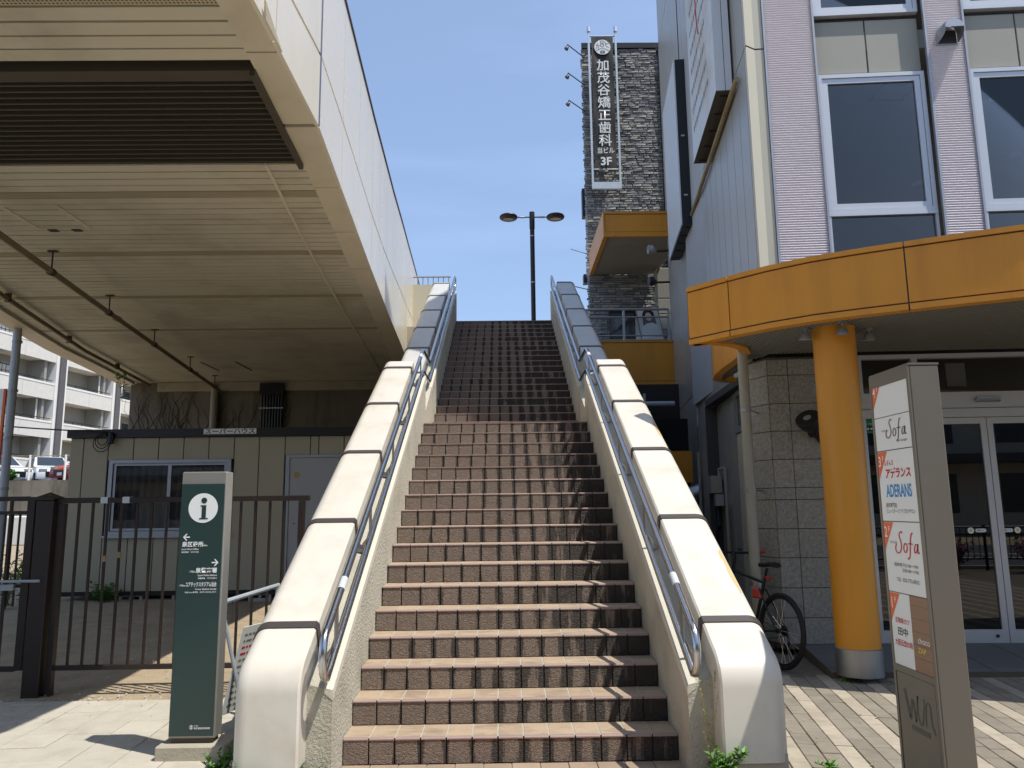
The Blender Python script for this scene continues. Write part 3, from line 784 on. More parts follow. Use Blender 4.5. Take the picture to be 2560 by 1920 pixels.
MB().tube([(-7.17, YA-.12, 4.62), (-7.17, YA-.12, 1.2)], .085, 12).build('pipe', 'pipe_grey', rp)
cd = T('cable_riser', 'bundle of black vertical cables on the abutment above the shed', 'cables', (-5.4, YA-.08, 2.6))
B('head_box', 'black_paint', cd, -6.04, -5.44, YA-.17, YA-.003, 4.36, 4.64)
for k in range(8): MB().tube([(-5.99+k*.07, YA-.10, 4.4), (-5.99+k*.07, YA-.10, 2.4)], .028, 8).build('cable', 'black_paint', cd)
B('clamp', 'galv', cd, -6.05, -5.45, YA-.135, YA-.129, 4.0, 4.03)

# ================================================================== prefabricated shed
Y = 13.6
sh = T('prefab_shed', 'beige panelled site hut with sliding window under the bridge', 'shed', (-4.8, Y, .15))
pj = [-7.62, -7.384, -6.951, -6.509, -6.071, -5.633, -5.19, -4.747, -4.308, -3.854, -3.41, -3.262, -2.817, -2.38, -1.95]
WX0, WX1, WZ0, WZ1 = -6.905, -4.78, 1.10, 2.41
for i, (a, b) in enumerate(zip(pj, pj[1:])):
    segs = [(.17, 2.80)]
    if a < WX1 and b > WX0: segs = [(.17, WZ0), (WZ1, 2.80)]
    if a > -3.9 and b < -2.75: segs = [(2.47, 2.80)]
    for z0, z1 in segs: B('wall_panel', 'shed_panel', sh, a+.007, b-.007, Y, Y+.05, z0, z1, bev=.006)
bx = MB(); bx.box(-7.6, -6.92, Y+.02, Y+.06, .15, 2.82); bx.box(-4.76, -3.85, Y+.02, Y+.06, .15, 2.82); bx.box(-2.8, -1.95, Y+.02, Y+.06, .15, 2.82)
bx.box(-6.93, -4.75, Y+.02, Y+.06, .15, 1.12); bx.box(-6.93, -4.75, Y+.02, Y+.06, 2.39, 2.82); bx.box(-3.86, -2.79, Y+.02, Y+.06, 2.44, 2.82)
bx.build('front_backing', 'dark_gap', sh)
bd = MB(); bd.box(-7.62, -7.57, Y+.051, 15.3, .15, 2.8); bd.box(-1.98, -1.93, Y+.051, 15.3, .15, 2.8); bd.box(-7.56, -1.98, 15.25, 15.3, .15, 2.8); bd.box(-7.56, -1.98, Y+.07, 15.25, .15, .2)
bd.build('side_wall', 'shed_panel', sh)
B('roof', 'shed_roof', sh, -7.66, -1.9, Y-.06, 15.36, 2.805, 2.95)
B('floor_beam', 'slat_dark', sh, -7.6, -1.95, Y-.005, Y+.08, .10, .165)
wf = MB()
for a, b, c, d in ((WX0, WX1, WZ1-.06, WZ1), (WX0, WX1, WZ0, WZ0+.08), (WX0, WX0+.07, WZ0+.08, WZ1-.06), (WX1-.07, WX1, WZ0+.08, WZ1-.06)): wf.box(a, b, Y-.035, Y+.05, c, d)
win = wf.build('window', 'alu', sh)
m = MB()
for a, b in ((-6.82, -6.78), (-5.88, -5.82), (-4.90, -4.86)): m.box(a, b, Y-.012, Y+.012, WZ0+.09, WZ1-.065)
m.box(-6.78, -4.9, Y-.010, Y+.010, WZ0+.09, WZ0+.13); m.box(-6.78, -4.9, Y-.010, Y+.010, WZ1-.10, WZ1-.066)
m.build('sash', 'alu', win)
B('pane', 'pane', win, -6.80, -4.88, Y-.003, Y+.003, WZ0+.1, WZ1-.08)
cu = MB(); n = 90; vs = []
for i in range(n+1):
    x = -6.8+1.92*i/n; yy = Y+.075+.03*math.sin(i*1.05)+.012*math.sin(i*.37)
    vs += [(x, yy, WZ0+.08), (x, yy, WZ1-.06)]
cu.add(vs, [(2*i, 2*i+2, 2*i+3, 2*i+1) for i in range(n)], 0, True); cu.build('curtain', 'curtain', win)
B('window_sill', 'alu', sh, WX0-.03, WX1+.03, Y-.07, Y-.036, WZ0-.03, WZ0+.01)
df = MB(); df.box(-3.83, -3.76, Y-.02, Y+.05, .17, 2.47); df.box(-2.86, -2.80, Y-.02, Y+.05, .17, 2.47); df.box(-3.76, -2.86, Y-.02, Y+.05, 2.42, 2.47)
dr = df.build('door', 'alu', sh)
B('door_leaf', 'shed_door', dr, -3.755, -2.865, Y-.005, Y+.035, .18, 2.415)
m = MB(); m.lathe([(0, -.06), (.03, -.055), (.035, -.04), (.012, -.03), (.012, 0)], 14, Matrix.Translation((-3.66, Y-.005, 1.28)) @ Matrix.Rotation(rad(-90), 4, 'X') @ Matrix.Scale(-1, 4, (0, 0, 1))); m.build('knob', 'chrome', dr)
m = MB(); m.add([p+Vector((0, -.001, 0)) for p in disc((-3.63, Y-.006, 2.12), .055, (0, -1, 0), 18)], [tuple(range(18))]); m.build('round_sticker', 'leaf_dry', dr)
sp = B('name_plate', 'sign_white', sh, -5.27, -4.35, Y-.072, Y-.061, 2.845, 2.94)
text('スーパーハウス', .098, 'ink_black', sp, (-4.81, Y-.0735, 2.857), (1, 0, 0), (0, 0, 1), 'CENTER', 1.30, .02)
for i, x in enumerate((-6.6, -5.7, -5.3, -4.4, -3.4)):
    m = MB(); m.box(x, x+.39, Y+.02, Y+.14, -.03, .03); m.box(x, x+.39, Y+.02, Y+.14, .08, .10)
    for q in (0, .175, .35): m.box(x+q, x+q+.04, Y+.02, Y+.14, .03, .08)
    tag(m.build('concrete_block', 'block'), ['hollow concrete block under the left end of the shed', 'hollow concrete block under the shed below its window',
        'hollow concrete block under the shed, just left of the green pylon', 'hollow concrete block under the shed, behind the green pylon',
        'hollow concrete block under the shed door'][i], 'concrete block', 'blocks carrying the shed')
cb = T('overhead_cable', 'thin black cable strung to the shed roof corner, coiled at its end', 'cable', (-7.0, Y-.1, 2.9))
m = MB(); pts = []
for i in range(15):
    t = i/14; pts.append((-12+5.05*t, 12.2+1.3*t, 3.75-.85*t-.22*math.sin(math.pi*t)))
m.tube(pts, .012, 6); m.build('span', 'black_paint', cb)
m = MB()
for k in range(3): m.tube([(-7.02+(.09+.03*k)*math.cos(a*.5), Y-.09-.01*k, 2.78-.04*k+(.11+.02*k)*math.sin(a*.5)) for a in range(13)], .008, 5, closed=True)
m.build('coil', 'black_paint', cb)
m = MB(); m.lathe([(0, 0), (.05, .02), (.06, .12), (.04, .2), (0, .22)], 10, Matrix.Translation((-6.87, Y-.09, 2.68))); m.build('splice_closure', 'black_paint', cb)

# ================================================================== iron fence, gate post and gate
YF = 6.85
fe = T('iron_fence', 'dark brown iron bar fence in front of the site hut', 'fence', (-2.8, YF, 0))
B('post', 'fence_brown', fe, -3.885, -3.83, YF-.03, YF+.03, -.05, 1.59, bev=.003)
B('post', 'fence_brown', fe, -1.80, -1.75, YF-.03, YF+.03, -.05, 1.59, bev=.003)
B('top_rail', 'fence_brown', fe, -3.90, -1.71, YF-.03, YF+.03, 1.592, 1.638, bev=.004)
B('bottom_rail', 'fence_brown', fe, -3.828, -1.802, YF-.02, YF+.02, .195, .235, bev=.003)
bm2 = MB(); bm2.box(-.0095, .0095, -.0095, .0095, .236, 1.591); bme = bm2.mesh('baluster', 'fence_brown')
for x in (-3.721, -3.596, -3.469, -3.342, -3.212, -3.082, -2.95, -2.822, -2.694, -2.566, -2.438, -2.309, -2.18, -2.052, -1.927): link(bme, 'baluster', None, fe, Matrix.Translation((x+random.uniform(-.003, .003), YF, 0)))
for x in (-3.49, -3.30): B('tape_wrap', 'tape', fe, x-.03, x+.03, YF-.034, YF+.034, 1.588, 1.642)
for x, z in ((-3.47, 1.09), (-3.342, 1.12)): B('tape_wrap', 'rusty', fe, x-.014, x+.014, YF-.014, YF+.014, z, z+.05)
gpst = T('gate_post', 'thick square dark brown gate post with a pyramid cap', 'post', (-3.98, YF, 0))
B('shaft', 'fence_brown', gpst, -4.05, -3.905, YF-.075, YF+.075, -.05, 1.62, bev=.006)
m = MB(); m.box(-4.065, -3.89, YF-.09, YF+.09, 1.621, 1.64)
m.add([(-4.065, YF-.09, 1.641), (-3.89, YF-.09, 1.641), (-3.89, YF+.09, 1.641), (-4.065, YF+.09, 1.641), (-3.978, YF, 1.69)], [(0, 1, 4), (1, 2, 4), (2, 3, 4), (3, 0, 4), (3, 2, 1, 0)]); m.build('cap', 'fence_brown', gpst)
ga = T('iron_gate', 'dark brown iron gate with close-set upper bars at the left edge', 'gate', (-4.6, YF, 0))
B('stile', 'fence_brown', ga, -4.155, -4.09, YF-.025, YF+.025, .2, 1.65)
for z, h in ((1.615, .04), (1.50, .03), (.19, .045), (.88, .03)): B('rail', 'fence_brown', ga, -5.6, -4.157, YF-.02, YF+.02, z, z+h)
for k in range(11): B('baluster', 'fence_brown', ga, -4.30-k*.125-.011, -4.30-k*.125+.011, YF-.0185, YF+.003, .2, 1.62)
for k in range(22): B('infill_bar', 'fence_brown', ga, -4.23-k*.0625-.007, -4.23-k*.0625+.007, YF+.004, YF+.018, .72, 1.50)
m = MB(); m.tube([(-5.0, YF-.05, .93), (-3.96, YF-.085, .94)], .013, 8); m.box(-4.6, -4.2, YF-.05, YF-.021, .86, .91); m.build('latch_bar', 'galv', ga)

# ================================================================== green information pylon
ip = T('information_pylon', 'dark green information pylon with white round i symbol on concrete foot', 'sign', (-1.96, 5.15, 0))
B('plinth', 'concrete', ip, -2.16, -1.735, 5.03, 5.30, -.05, .085, bev=.008)
y0 = 5.09
B('foot', 'slat', ip, -2.09, -1.83, y0+.012, y0+.10, .08, .13)
B('body', 'pylon_steel', ip, -2.105, -1.815, y0, y0+.12, .115, 1.765, bev=.006)
gp_ = B('face_panel', 'pylon_green', ip, -2.101, -1.826, y0-.006, y0-.0005, .13, 1.685)
m = MB(); m.add([Vector((-1.957, y0-.008, 1.53))+Vector((.095*math.cos(a*math.pi/24), 0, .095*math.sin(a*math.pi/24))) for a in range(48)], [tuple(range(48))]); m.build('information_disc', 'ink_white', gp_)
xq = (1, 0, 0); zq = (0, 0, 1); yy = y0-.0095
im = MB(); im.add([Vector((-1.952, yy, 1.578))+Vector((.019*math.cos(a*math.pi/12), 0, .019*math.sin(a*math.pi/12))) for a in range(24)], [tuple(range(24))])
for a, b, c, d in ((-1.974, -1.937, 1.540, 1.548), (-1.965, -1.937, 1.466, 1.540), (-1.980, -1.923, 1.458, 1.466)): im.quad((a, yy, c), (b, yy, c), (b, yy, d), (a, yy, d))
im.build('letter_i', 'pylon_green', gp_)
yy = y0-.008
def arrow(x, z, s):
    m = MB(); P3 = lambda a, b: (x+s*a, yy, z+b)
    for q in ([(0, .004), (.034, .004), (.034, -.004), (0, -.004)], [(.034, .0), (.016, .019), (.022, .023), (.044, .0)], [(.034, .0), (.044, .0), (.022, -.023), (.016, -.019)]):
        q = [P3(*p) for p in q]; m.add(q, [tuple(range(4))])
    m.build('arrow', 'ink_white', gp_)
arrow(-2.033, 1.345, -1); arrow(-1.885, 1.183, 1)
def tx(s, size, x, z, al='LEFT', sx=1.0, b=.012, mt='ink_white'): text(s, size, mt, gp_, (x, yy, z), xq, zq, al, sx, b)
tx('泉区役所', .0345, -2.081, 1.287, b=.025); tx('400m', .014, -1.948, 1.287)
tx('Izumi Ward Office', .0145, -2.082, 1.264); tx('泉区政府　이즈미구청', .0115, -2.082, 1.246)
tx('泉警察署', .0345, -1.847, 1.122, 'RIGHT', b=.025); tx('170m', .0165, -1.987, 1.122, 'RIGHT')
tx('Izumi Police Station', .0155, -1.847, 1.099, 'RIGHT'); tx('泉警察署　이즈미경찰서', .0115, -1.847, 1.081, 'RIGHT')
tx('ユアテックスタジアム仙台', .032, -1.847, 1.036, 'RIGHT', .515, .02); tx('170m', .0165, -2.047, 1.036, 'RIGHT')
tx('Yurtec Stadium Sendai', .0150, -1.847, 1.013, 'RIGHT'); tx('仙台Yurtec体育场　유아텍 스타디움 센다이', .0108, -1.847, .995, 'RIGHT')
tx('S-16A', .011, -1.945, .188); tx('泉区建設部道路課', .0125, -1.945, .172)
m = MB(); c = Vector((-1.962, yy, .183)); n = 24
for i in range(n):
    a, b = 2*math.pi*i/n, 2*math.pi*(i+1)/n
    m.add([c+Vector((r*math.cos(t), 0, r*math.sin(t))) for r, t in ((.0105, a), (.0125, a), (.0125, b), (.0105, b))], [(0, 1, 2, 3)])
m.quad((c.x-.003, yy, c.z-.011), (c.x+.003, yy, c.z-.011), (c.x+.003, yy, c.z+.011), (c.x-.003, yy, c.z+.011)); m.build('ward_emblem', 'ink_white', gp_)

# ================================================================== folding steel sign stand between pylon and parapet
sb = T('sign_stand', 'galvanised folding stand with a printed board behind the left parapet foot', 'sign stand', (-1.78, 5.75, 0))
MB().tube([(-1.955, 5.46, .885), (-1.70, 5.46+.50, .955)], .017, 8).build('top_bar', 'galv', sb)
for (x, y, z) in ((-1.95, 5.47, .885), (-1.70, 5.95, .95)):
    MB().tube([(x, y, z), (x-.10, y-.06, .03)], .014, 8).build('leg', 'galv', sb)
    MB().tube([(x, y, z), (x+.20, y+.05, .03)], .014, 8).build('leg', 'galv', sb)
MB().tube([(-2.04, 5.42, .16), (-1.80, 5.90, .16)], .012, 8).build('brace', 'galv', sb)
o_ = Vector((-1.80, 5.50, .72)); u_ = Vector((.30, .95, 0)).normalized(); v_ = Vector((-.145, -.02, -.66)).normalized(); n_ = u_.cross(v_).normalized()
m = MB(); q = [o_, o_+u_*.45, o_+u_*.45+v_*.58, o_+v_*.58]; m.add(q+[p-n_*.008 for p in q], [(0, 1, 2, 3), (7, 6, 5, 4), (0, 4, 5, 1), (1, 5, 6, 2), (2, 6, 7, 3), (3, 7, 4, 0)])
bdp = m.build('board', 'board_print', sb)
m = MB(); rv = random.Random(5)
for side in (1, -1):
    for k in range(12):
        c = o_+v_*(.05+k*.043)+n_*(.001 if side > 0 else -.009); xx = .03
        while xx < .40:
            l = rv.uniform(.02, .06); a = c+u_*xx; b = c+u_*min(.42, xx+l)
            m.quad(a, b, b+v_*.016, a+v_*.016, 1 if k in (2, 3) else 0); xx += l+.012
m.build('printed_lines', ['ink_grey', 'ink_red'], bdp)
MB().tube([(-1.90, 5.56, .895), (-1.90, 5.56, .76)], .004, 5).build('hook', 'hanger', sb)
# ================================================================== far left: apartment block, cars on a terrace, pole
ap_r = T('apartment_building', 'white apartment block with long balconies and grey pillars beyond the bridge', 'building', (-35, 60, 0), rad(90-7.4))
# local: +u (x) runs away along the facade, local -y faces the viewer's right
HF = 2.95; Z0 = 1.6
def A(name, m, x0, x1, y0, y1, z0, z1, par=ap_r): return B(name, m, par, x0, x1, y0, y1, z0, z1, world=False)
A('rear_mass', 'apt_inner', -16, 26, 1.6, 12, 0, Z0+HF*6)
for fl in range(6):
    z = Z0+fl*HF
    A('floor_slab', 'apt_white', -16, 26, .05, 1.6, z-.22, z)
pill = (-8.0, -.2, 6.9, 14.2, 21.5)
for p in pill:
    A('pillar', 'apt_grey', p, p+.62, -.35, 1.0, 0, Z0+HF*6)
    A('pillar_edge', 'apt_white', p-.32, p-.01, -.22, 1.5, 0, Z0+HF*6); A('pillar_edge', 'apt_white', p+.63, p+.95, -.22, 1.5, 0, Z0+HF*6)
win_m = MB(); win_m.box(0, 1.7, 0, .06, 0, 1.9); wme = win_m.mesh('window', 'apt_glass')
for b, (p, q) in enumerate(zip(pill, pill[1:])):
    for fl in range(5):
        z = Z0+fl*HF
        A('balcony_front', 'apt_tex', p+.96, (p+q)/2+.3, -.14, .045, z-.3, z+.85); A('balcony_front', 'apt_tex', (p+q)/2+.32, q-.33, -.14, .045, z-.3, z+.85)
        A('balcony_coping', 'apt_white', p+.96, q-.33, -.17, .07, z+.852, z+1.0)
        m = MB(); m.tube([(p+1, -.05, z+1.2), (q-.4, -.05, z+1.2)], .03, 5)
        for k in range(int((q-p-1.5)/1.1)): m.tube([(p+1.1+k*1.1, -.05, z+1.0), (p+1.1+k*1.1, -.05, z+1.2)], .025, 5)
        m.build('railing', 'black_paint', ap_r, world=False)
        A('party_wall', 'apt_inner', q-1.2, q-.95, .1, 1.59, z, z+HF-.23)
        for dx in (1.3, 3.9):
            if dx < 2 or b % 2 == 0:
                o = link(wme, 'window', None, ap_r, wm(ap_r) @ Matrix.Translation((p+dx, 1.52, z+.25)))
                fr = MB(); fr.box(.82, .88, -.02, .0, 0, 1.9); fr.box(0, 1.7, -.02, 0, 1.86, 1.92); fr.build('frame', 'alu', o, world=False)
        if (fl+b) % 2 == 0:
            m = MB(); m.tube([(q-1.5, .3, z+HF-.3), (q-1.5, .3, z+.9)], .06, 6); m.build('rain_pipe', 'apt_white', ap_r, world=False)
        if (fl*3+b) % 3 == 0:
            m = MB(); rv = random.Random(fl*7+b)
            for k in range(7): m.box(p+1.3+k*.38, p+1.3+k*.38+.3, .1, .13, z+1.0+rv.uniform(0, .1), z+1.65)
            m.build('hanging_laundry', ['curtain', 'navy', 'sign_white', 'ink_grey'][(fl+b) % 4], ap_r, world=False)
A('cornice', 'apt_white', -16, 26, -.3, 12.2, Z0+HF*6, Z0+HF*6+.5)
# retaining wall, terrace and cars
rw = T('retaining_wall', 'grey weathered concrete retaining wall below the parked cars', 'wall', (-24, 38, 0))
m = MB(); m.box(-60, -17, 38, 38.5, -.1, 3.1); m.build('wall', 'old_concrete', rw)
te = MB(); te.box(-60, -17, 38.5, 58, -.1, 3.02); tag(te.build('terrace', 'asphalt'), kind='structure')
tf = T('wire_fence', 'low wire fence with white posts along the terrace edge', 'fence', (-24, 38.25, 3.1))
for k in range(9):
    MB().tube([(-28.6+k*1.75, 38.25, 3.1), (-28.6+k*1.75, 38.25, 4.35)], .055, 8).build('post', 'apt_white', tf)
for z in (3.75, 4.3): MB().tube([(-29, 38.25, z), (-14, 38.25, z)], .02, 5).build('wire', 'rusty', tf)
def car(lab, body, loc, rz, suv):
    c = T('parked_car', lab, 'car', loc, rz, 'cars on the terrace')
    L, W, Hh = 4.5, 1.8, 1.68 if suv else 1.45
    prof = [(-2.25, .35), (-2.28, .7), (-2.2, .95), (-2.1, 1.05), (-1.9, Hh-.05), (-1.5, Hh), (.1, Hh-.03), (.95, 1.1), (2.0, .95), (2.22, .75), (2.26, .45), (2.2, .3)]
    def loft(pr, w0, w1, name, mt, par, zs=1.05):
        mb = MB(); n = len(pr); vs = []
        for t in (-1, -.8, .8, 1):
            for x, z in pr:
                k = w0 if z <= zs else w0+(w1-w0)*(z-zs)/(Hh-zs)
                vs.append((x*(1 if abs(t) < .9 else .985), t*k, z if abs(t) < .9 else .35+(z-.35)*.97))
        fs = []
        for r in range(3):
            for i in range(n): fs.append((r*n+i, r*n+(i+1) % n, (r+1)*n+(i+1) % n, (r+1)*n+i))
        fs += [tuple(range(n-1, -1, -1)), tuple(range(3*n, 4*n))]
        mb.add(vs, fs, 0, True); return mb.build(name, mt, par, world=False)
    bo = loft(prof, W/2, W/2*.78, 'body', body, c)
    for s in (-1, 1):
        m = MB(); yy = s*(W/2*.93)
        pts = [(-1.75, 1.1), (-1.6, Hh-.12), (-.1, Hh-.12), (.75, 1.1)]
        m.add([(x, s*(W/2-.09*(z-1.05)/(Hh-1.05)*2+.0), z) for x, z in pts], [(0, 1, 2, 3) if s < 0 else (3, 2, 1, 0)]); m.build('side_window', 'apt_glass', c, world=False)
    m = MB(); m.add([(.99, -.72, 1.1), (.99, .72, 1.1), (.16, .62, Hh-.06), (.16, -.62, Hh-.06)], [(0, 1, 2, 3)]); m.build('windscreen', 'apt_glass', c, world=False)
    for s in (-1, 1):
        B('headlight', 'lens', c, 2.08, 2.25, s*.62-.2, s*.62+.2, .72, .88, world=False, bev=.03)
    B('grille', 'car_black', c, 2.2, 2.285, -.5, .5, .42, .72, world=False, bev=.02); B('number_plate', 'sign_white', c, 2.286, 2.30, -.17, .17, .42, .58, world=False)
    for x in (-1.35, 1.4):
        for s in (-1, 1):
            wl_ = MB().lathe([(.2, -.11), (.31, -.11), (.345, -.07), (.345, .07), (.31, .11), (.2, .11)], 20, Matrix.Translation((x, s*.83, .345)) @ Matrix.Rotation(rad(90), 4, 'X')).build('wheel', 'rubber', c, world=False)
            MB().lathe([(0, -.115), (.2, -.115), (.2, .115), (0, .115)], 10, Matrix.Translation((x, s*.83, .345)) @ Matrix.Rotation(rad(90), 4, 'X')).build('rim', 'alu', wl_, world=False)
            B('wheel_arch', 'car_black', c, x-.42, x+.42, s*.84-.055, s*.84+.055, .42, .72, world=False, bev=.05)
car('white car at the left end of the terrace, partly behind the steel pole', 'car_white', (-28.0, 43.0, 3.02), rad(-35), True)
car('white car in the middle of the terrace showing its front grille', 'car_white', (-25.9, 44.2, 3.02), rad(-50), True)
car('red car on the terrace beside the shed corner', 'car_red', (-22.2, 42.6, 3.02), rad(-115), False)
po = T('steel_pole', 'galvanised steel pole with a domed camera at the left edge', 'pole', (-8.32, 13, 0))
MB().tube([(-8.32, 13, -.05), (-8.34, 13, 4.83)], .068, 16).build('shaft', 'galv', po)
for z in (1.9, 2.75, 3.55, 4.4): MB().tube([(-8.33, 13, z), (-8.33, 13, z+.04)], .08, 16).build('clamp', 'steel_dull', po)
m = MB(); m.lathe([(0, 0), (.07, .02), (.09, .09), (.09, .16), (.05, .2), (0, .2)], 14, Matrix.Translation((-8.52, 12.95, 4.72))); m.build('camera_dome', 'apt_white', po)
m = MB(); m.tube([(-8.34, 13, 4.85), (-8.52, 12.95, 4.92)], .03, 8); m.build('camera_arm', 'alu', po)
m = MB(); m.add([(-8.78, 12.9, 4.92), (-8.55, 12.86, 4.86), (-8.55, 13.02, 4.86)], [(0, 1, 2), (2, 1, 0)]); m.build('sun_shade', 'black_paint', po)
B('banner_board', 'sign_white', po, -9.0, -8.47, 12.98, 13.01, 1.95, 3.6); B('banner_edge', 'ink_orange', po, -8.468, -8.43, 12.975, 13.015, 1.95, 3.6)
ac = T('white_cabinet', 'white equipment cabinet on legs seen through the gate bars', 'cabinet', (-11.4, 19, 0))
B('cabinet', 'apt_white', ac, -11.9, -10.9, 18.7, 19.3, .75, 1.45, bev=.03)
for x in (-11.8, -11.0): B('leg', 'galv', ac, x-.03, x+.03, 18.75, 18.81, 0, .75)

# ================================================================== plants
def plant(name, lab, cat, c, n, h, sp, leaf, seed, m=('leaf_a',), stems=6, group=None, lw=.55, thin=1.0):
    rv = random.Random(seed); t = T(name, lab, cat, c, 0, group)
    st, lf = MB(), MB(); tips = []
    for s in range(stems):
        a = rv.uniform(0, 6.28); r = sp*rv.uniform(.1, 1); hh = h*rv.uniform(.45, 1)
        p = [Vector((0, 0, -.01)), Vector((r*.3*math.cos(a), r*.3*math.sin(a), hh*.5)), Vector((r*math.cos(a), r*math.sin(a), hh))]
        st.tube(p, [.0035*thin, .003*thin, .0015*thin], 5); tips.append(p)
    for k in range(n):
        p = rv.choice(tips); u = rv.random()**.6
        c0 = p[0].lerp(p[1], u*2) if u < .5 else p[1].lerp(p[2], u*2-1)
        a = rv.uniform(0, 6.28); e = rv.uniform(-.2, .9); d = Vector((math.cos(a)*math.cos(e), math.sin(a)*math.cos(e), math.sin(e)))
        sd = d.cross(Vector((0, 0, 1))).normalized(); l = leaf*rv.uniform(.5, 1.2); wv = l*lw*.5
        up = sd.cross(d)*l*.12
        lf.add([c0, c0+d*l*.45+sd*wv+up, c0+d*l, c0+d*l*.45-sd*wv+up], [(0, 1, 2), (0, 2, 3)], rv.randrange(len(m)))
    st.build('stem', 'leaf_b' if thin == 1 else 'leaf_dry', t, world=False); lf.build('foliage', list(m), t, world=False)
    return t
plant('weed', 'bright green weed clump at the outer foot of the left parapet', 'weed', (-1.60, 4.62, 0), 420, .20, .12, .035, 1, ('leaf_a', 'leaf_b'), 26)
plant('weed', 'green weed tuft in front of the left parapet foot', 'weed', (-1.40, 4.36, 0), 260, .14, .13, .035, 2, ('leaf_a', 'leaf_b'), 18)
plant('weed', 'small grass tuft on the left between parapet and stair', 'weed', (-1.06, 4.50, 0), 130, .12, .07, .04, 3, ('leaf_a',), 12, lw=.2)
plant('weed', 'leafy weed clump at the foot of the right parapet', 'weed', (1.16, 4.42, 0), 320, .22, .15, .05, 4, ('leaf_a', 'leaf_a', 'leaf_b'), 20)
plant('weed', 'tall dry flowering weed stalks against the right parapet', 'weed', (1.13, 4.52, 0), 190, .62, .10, .016, 5, ('leaf_dry', 'leaf_dry', 'leaf_a'), 7, thin=.45)
plant('weed', 'tiny weed in a paving joint beside the pylon sign', 'weed', (1.86, 4.72, 0), 90, .04, .09, .03, 6, ('leaf_a',), 9)
plant('weed', 'tiny weed at the paving edge in front of the yellow column', 'weed', (2.93, 6.9, 0), 40, .04, .05, .03, 7, ('leaf_a',), 6)
rv = random.Random(11)
for i in range(5):
    x = -9.2+i*.62; y = 12.3+rv.uniform(-.6, .5)
    plant('tall_weed', ['tall green weeds behind the gate, far left of the row', 'tall green weeds behind the gate, second from the left', 'tall green weeds behind the gate, third from the left',
          'tall green weeds behind the gate, fourth from the left', 'low green weeds below the left end of the shed'][i],
          'weeds', (x, y if i < 4 else 13.35, 0), 240, 1.0 if i < 4 else .35, .35, .11, 20+i, ('leaf_b', 'leaf_a'), 16, 'weeds near the shed', .35)
rv = random.Random(41); gv = MB()
for k in range(420):
    x, y, r = rv.uniform(-4.6, -1.7), 6.62+4.5*rv.random()**2.2, rv.uniform(.004, .016)
    q = [Vector((math.cos(a+rv.uniform(-.3, .3))*r, math.sin(a+rv.uniform(-.3, .3))*r, 0)) for a in (0, 1.57, 3.14, 4.71)]; c = Vector((x, y, .0 if y < 7.2 else .03))
    gv.add([c+p for p in q]+[c+Vector((0, 0, r*rv.uniform(.5, 1.0)))], [(0, 1, 4), (1, 2, 4), (2, 3, 4), (3, 0, 4)])
tag(gv.build('gravel', 'block'), 'scattered pale pebbles on the bare earth by the fence', 'gravel', kind='stuff')
rv = random.Random(42); lv = MB()
for k in range(120):
    x, y = rv.choice(((rv.uniform(-4, -1.7), rv.uniform(5.9, 7.2)), (rv.uniform(1.7, 2.7), rv.uniform(4.6, 7.4)), (rv.uniform(2.9, 4.5), rv.uniform(6.5, 7.0))))
    a = rv.uniform(0, 6.28); l = rv.uniform(.008, .022); d = Vector((math.cos(a), math.sin(a), 0)); n_ = Vector((-d.y, d.x, 0))*.4; c = Vector((x, y, .006))
    lv.add([c, c+d*l+n_*l+Vector((0, 0, .004)), c+d*2*l, c+d*l-n_*l+Vector((0, 0, .003))], [(0, 1, 2, 3)])
tag(lv.build('leaf_litter', 'leaf_dry'), 'tiny dry leaves and crumbs littering the paving', 'leaf litter', kind='stuff')
plant('shrub', 'small green shrub on the terrace edge in front of the cars', 'shrub', (-24.6, 38.9, 3.05), 260, .6, .5, .22, 31, ('leaf_a', 'leaf_b'), 14)
plant('creeper', 'thin creeper with light green leaves hanging at the bridge corner', 'creeper', (-7.62, 15.3, 3.7), 30, .6, .2, .13, 33, ('leaf_a',), 5)
# ================================================================== building on the right
FA = -math.atan(.07); FX, FY = 3.1, 8.15
def fu(X): return (X-FX)*1.00245
sb_ = T('shop_building', 'commercial building with corrugated metal facade, grey side wall and granite base', 'building', (FX, FY, 0), FA)
F = wm(sb_)
def FB(name, m, X0, X1, d0, d1, z0, z1, bev=0, par=None): return B(name, m, par or sb_, fu(X0), fu(X1), d0, d1, z0, z1, world=False, bev=bev)
def FW(X, d, z): return F @ Vector((fu(X), d, z))
RT = 17.8
# --- upper floors, set back a little behind the granite base: corrugated strips between window bays
RT = 17.0
UO = Matrix.Translation((3.41, 8.965, 0)) @ Matrix.Rotation(FA, 4, 'Z')     # frame of the upper facade
UI = wm(sb_).inverted() @ UO
def UB(name, m, u0, u1, d0, d1, z0, z1, bev=0, par=None):
    mb = MB()
    if bev: mb.bbox(u0, u1, d0, d1, z0, z1, bev, mx=UO)
    else: mb.box(u0, u1, d0, d1, z0, z1, mx=UO)
    return mb.build(name, m, par or sb_)
def corr(X0, X1, z0, z1, d, pitch=.0315, amp=.011, seg=8):
    m = MB(); n = int((z1-z0)/pitch*seg); vs = []
    for i in range(n+1):
        z = z0+(z1-z0)*i/n; dd = d-amp*math.sin(2*math.pi*(z-z0)/pitch)
        vs += [UO @ Vector((X0, dd, z)), UO @ Vector((X1, dd, z))]
    m.add(vs, [(2*i, 2*i+1, 2*i+3, 2*i+2) for i in range(n)], 0, True); m.build('corrugated_strip', 'corrugate', sb_)
    for a, b in ((X0-.024, X0), (X1, X1+.024)): UB('strip_edge', 'corr_frame', a, b, d-.024, d+.02, z0, z1)
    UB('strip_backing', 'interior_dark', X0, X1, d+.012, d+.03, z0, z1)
PER = 1.863
bays = [(.612+k*PER, 1.925+k*PER) for k in range(4)]
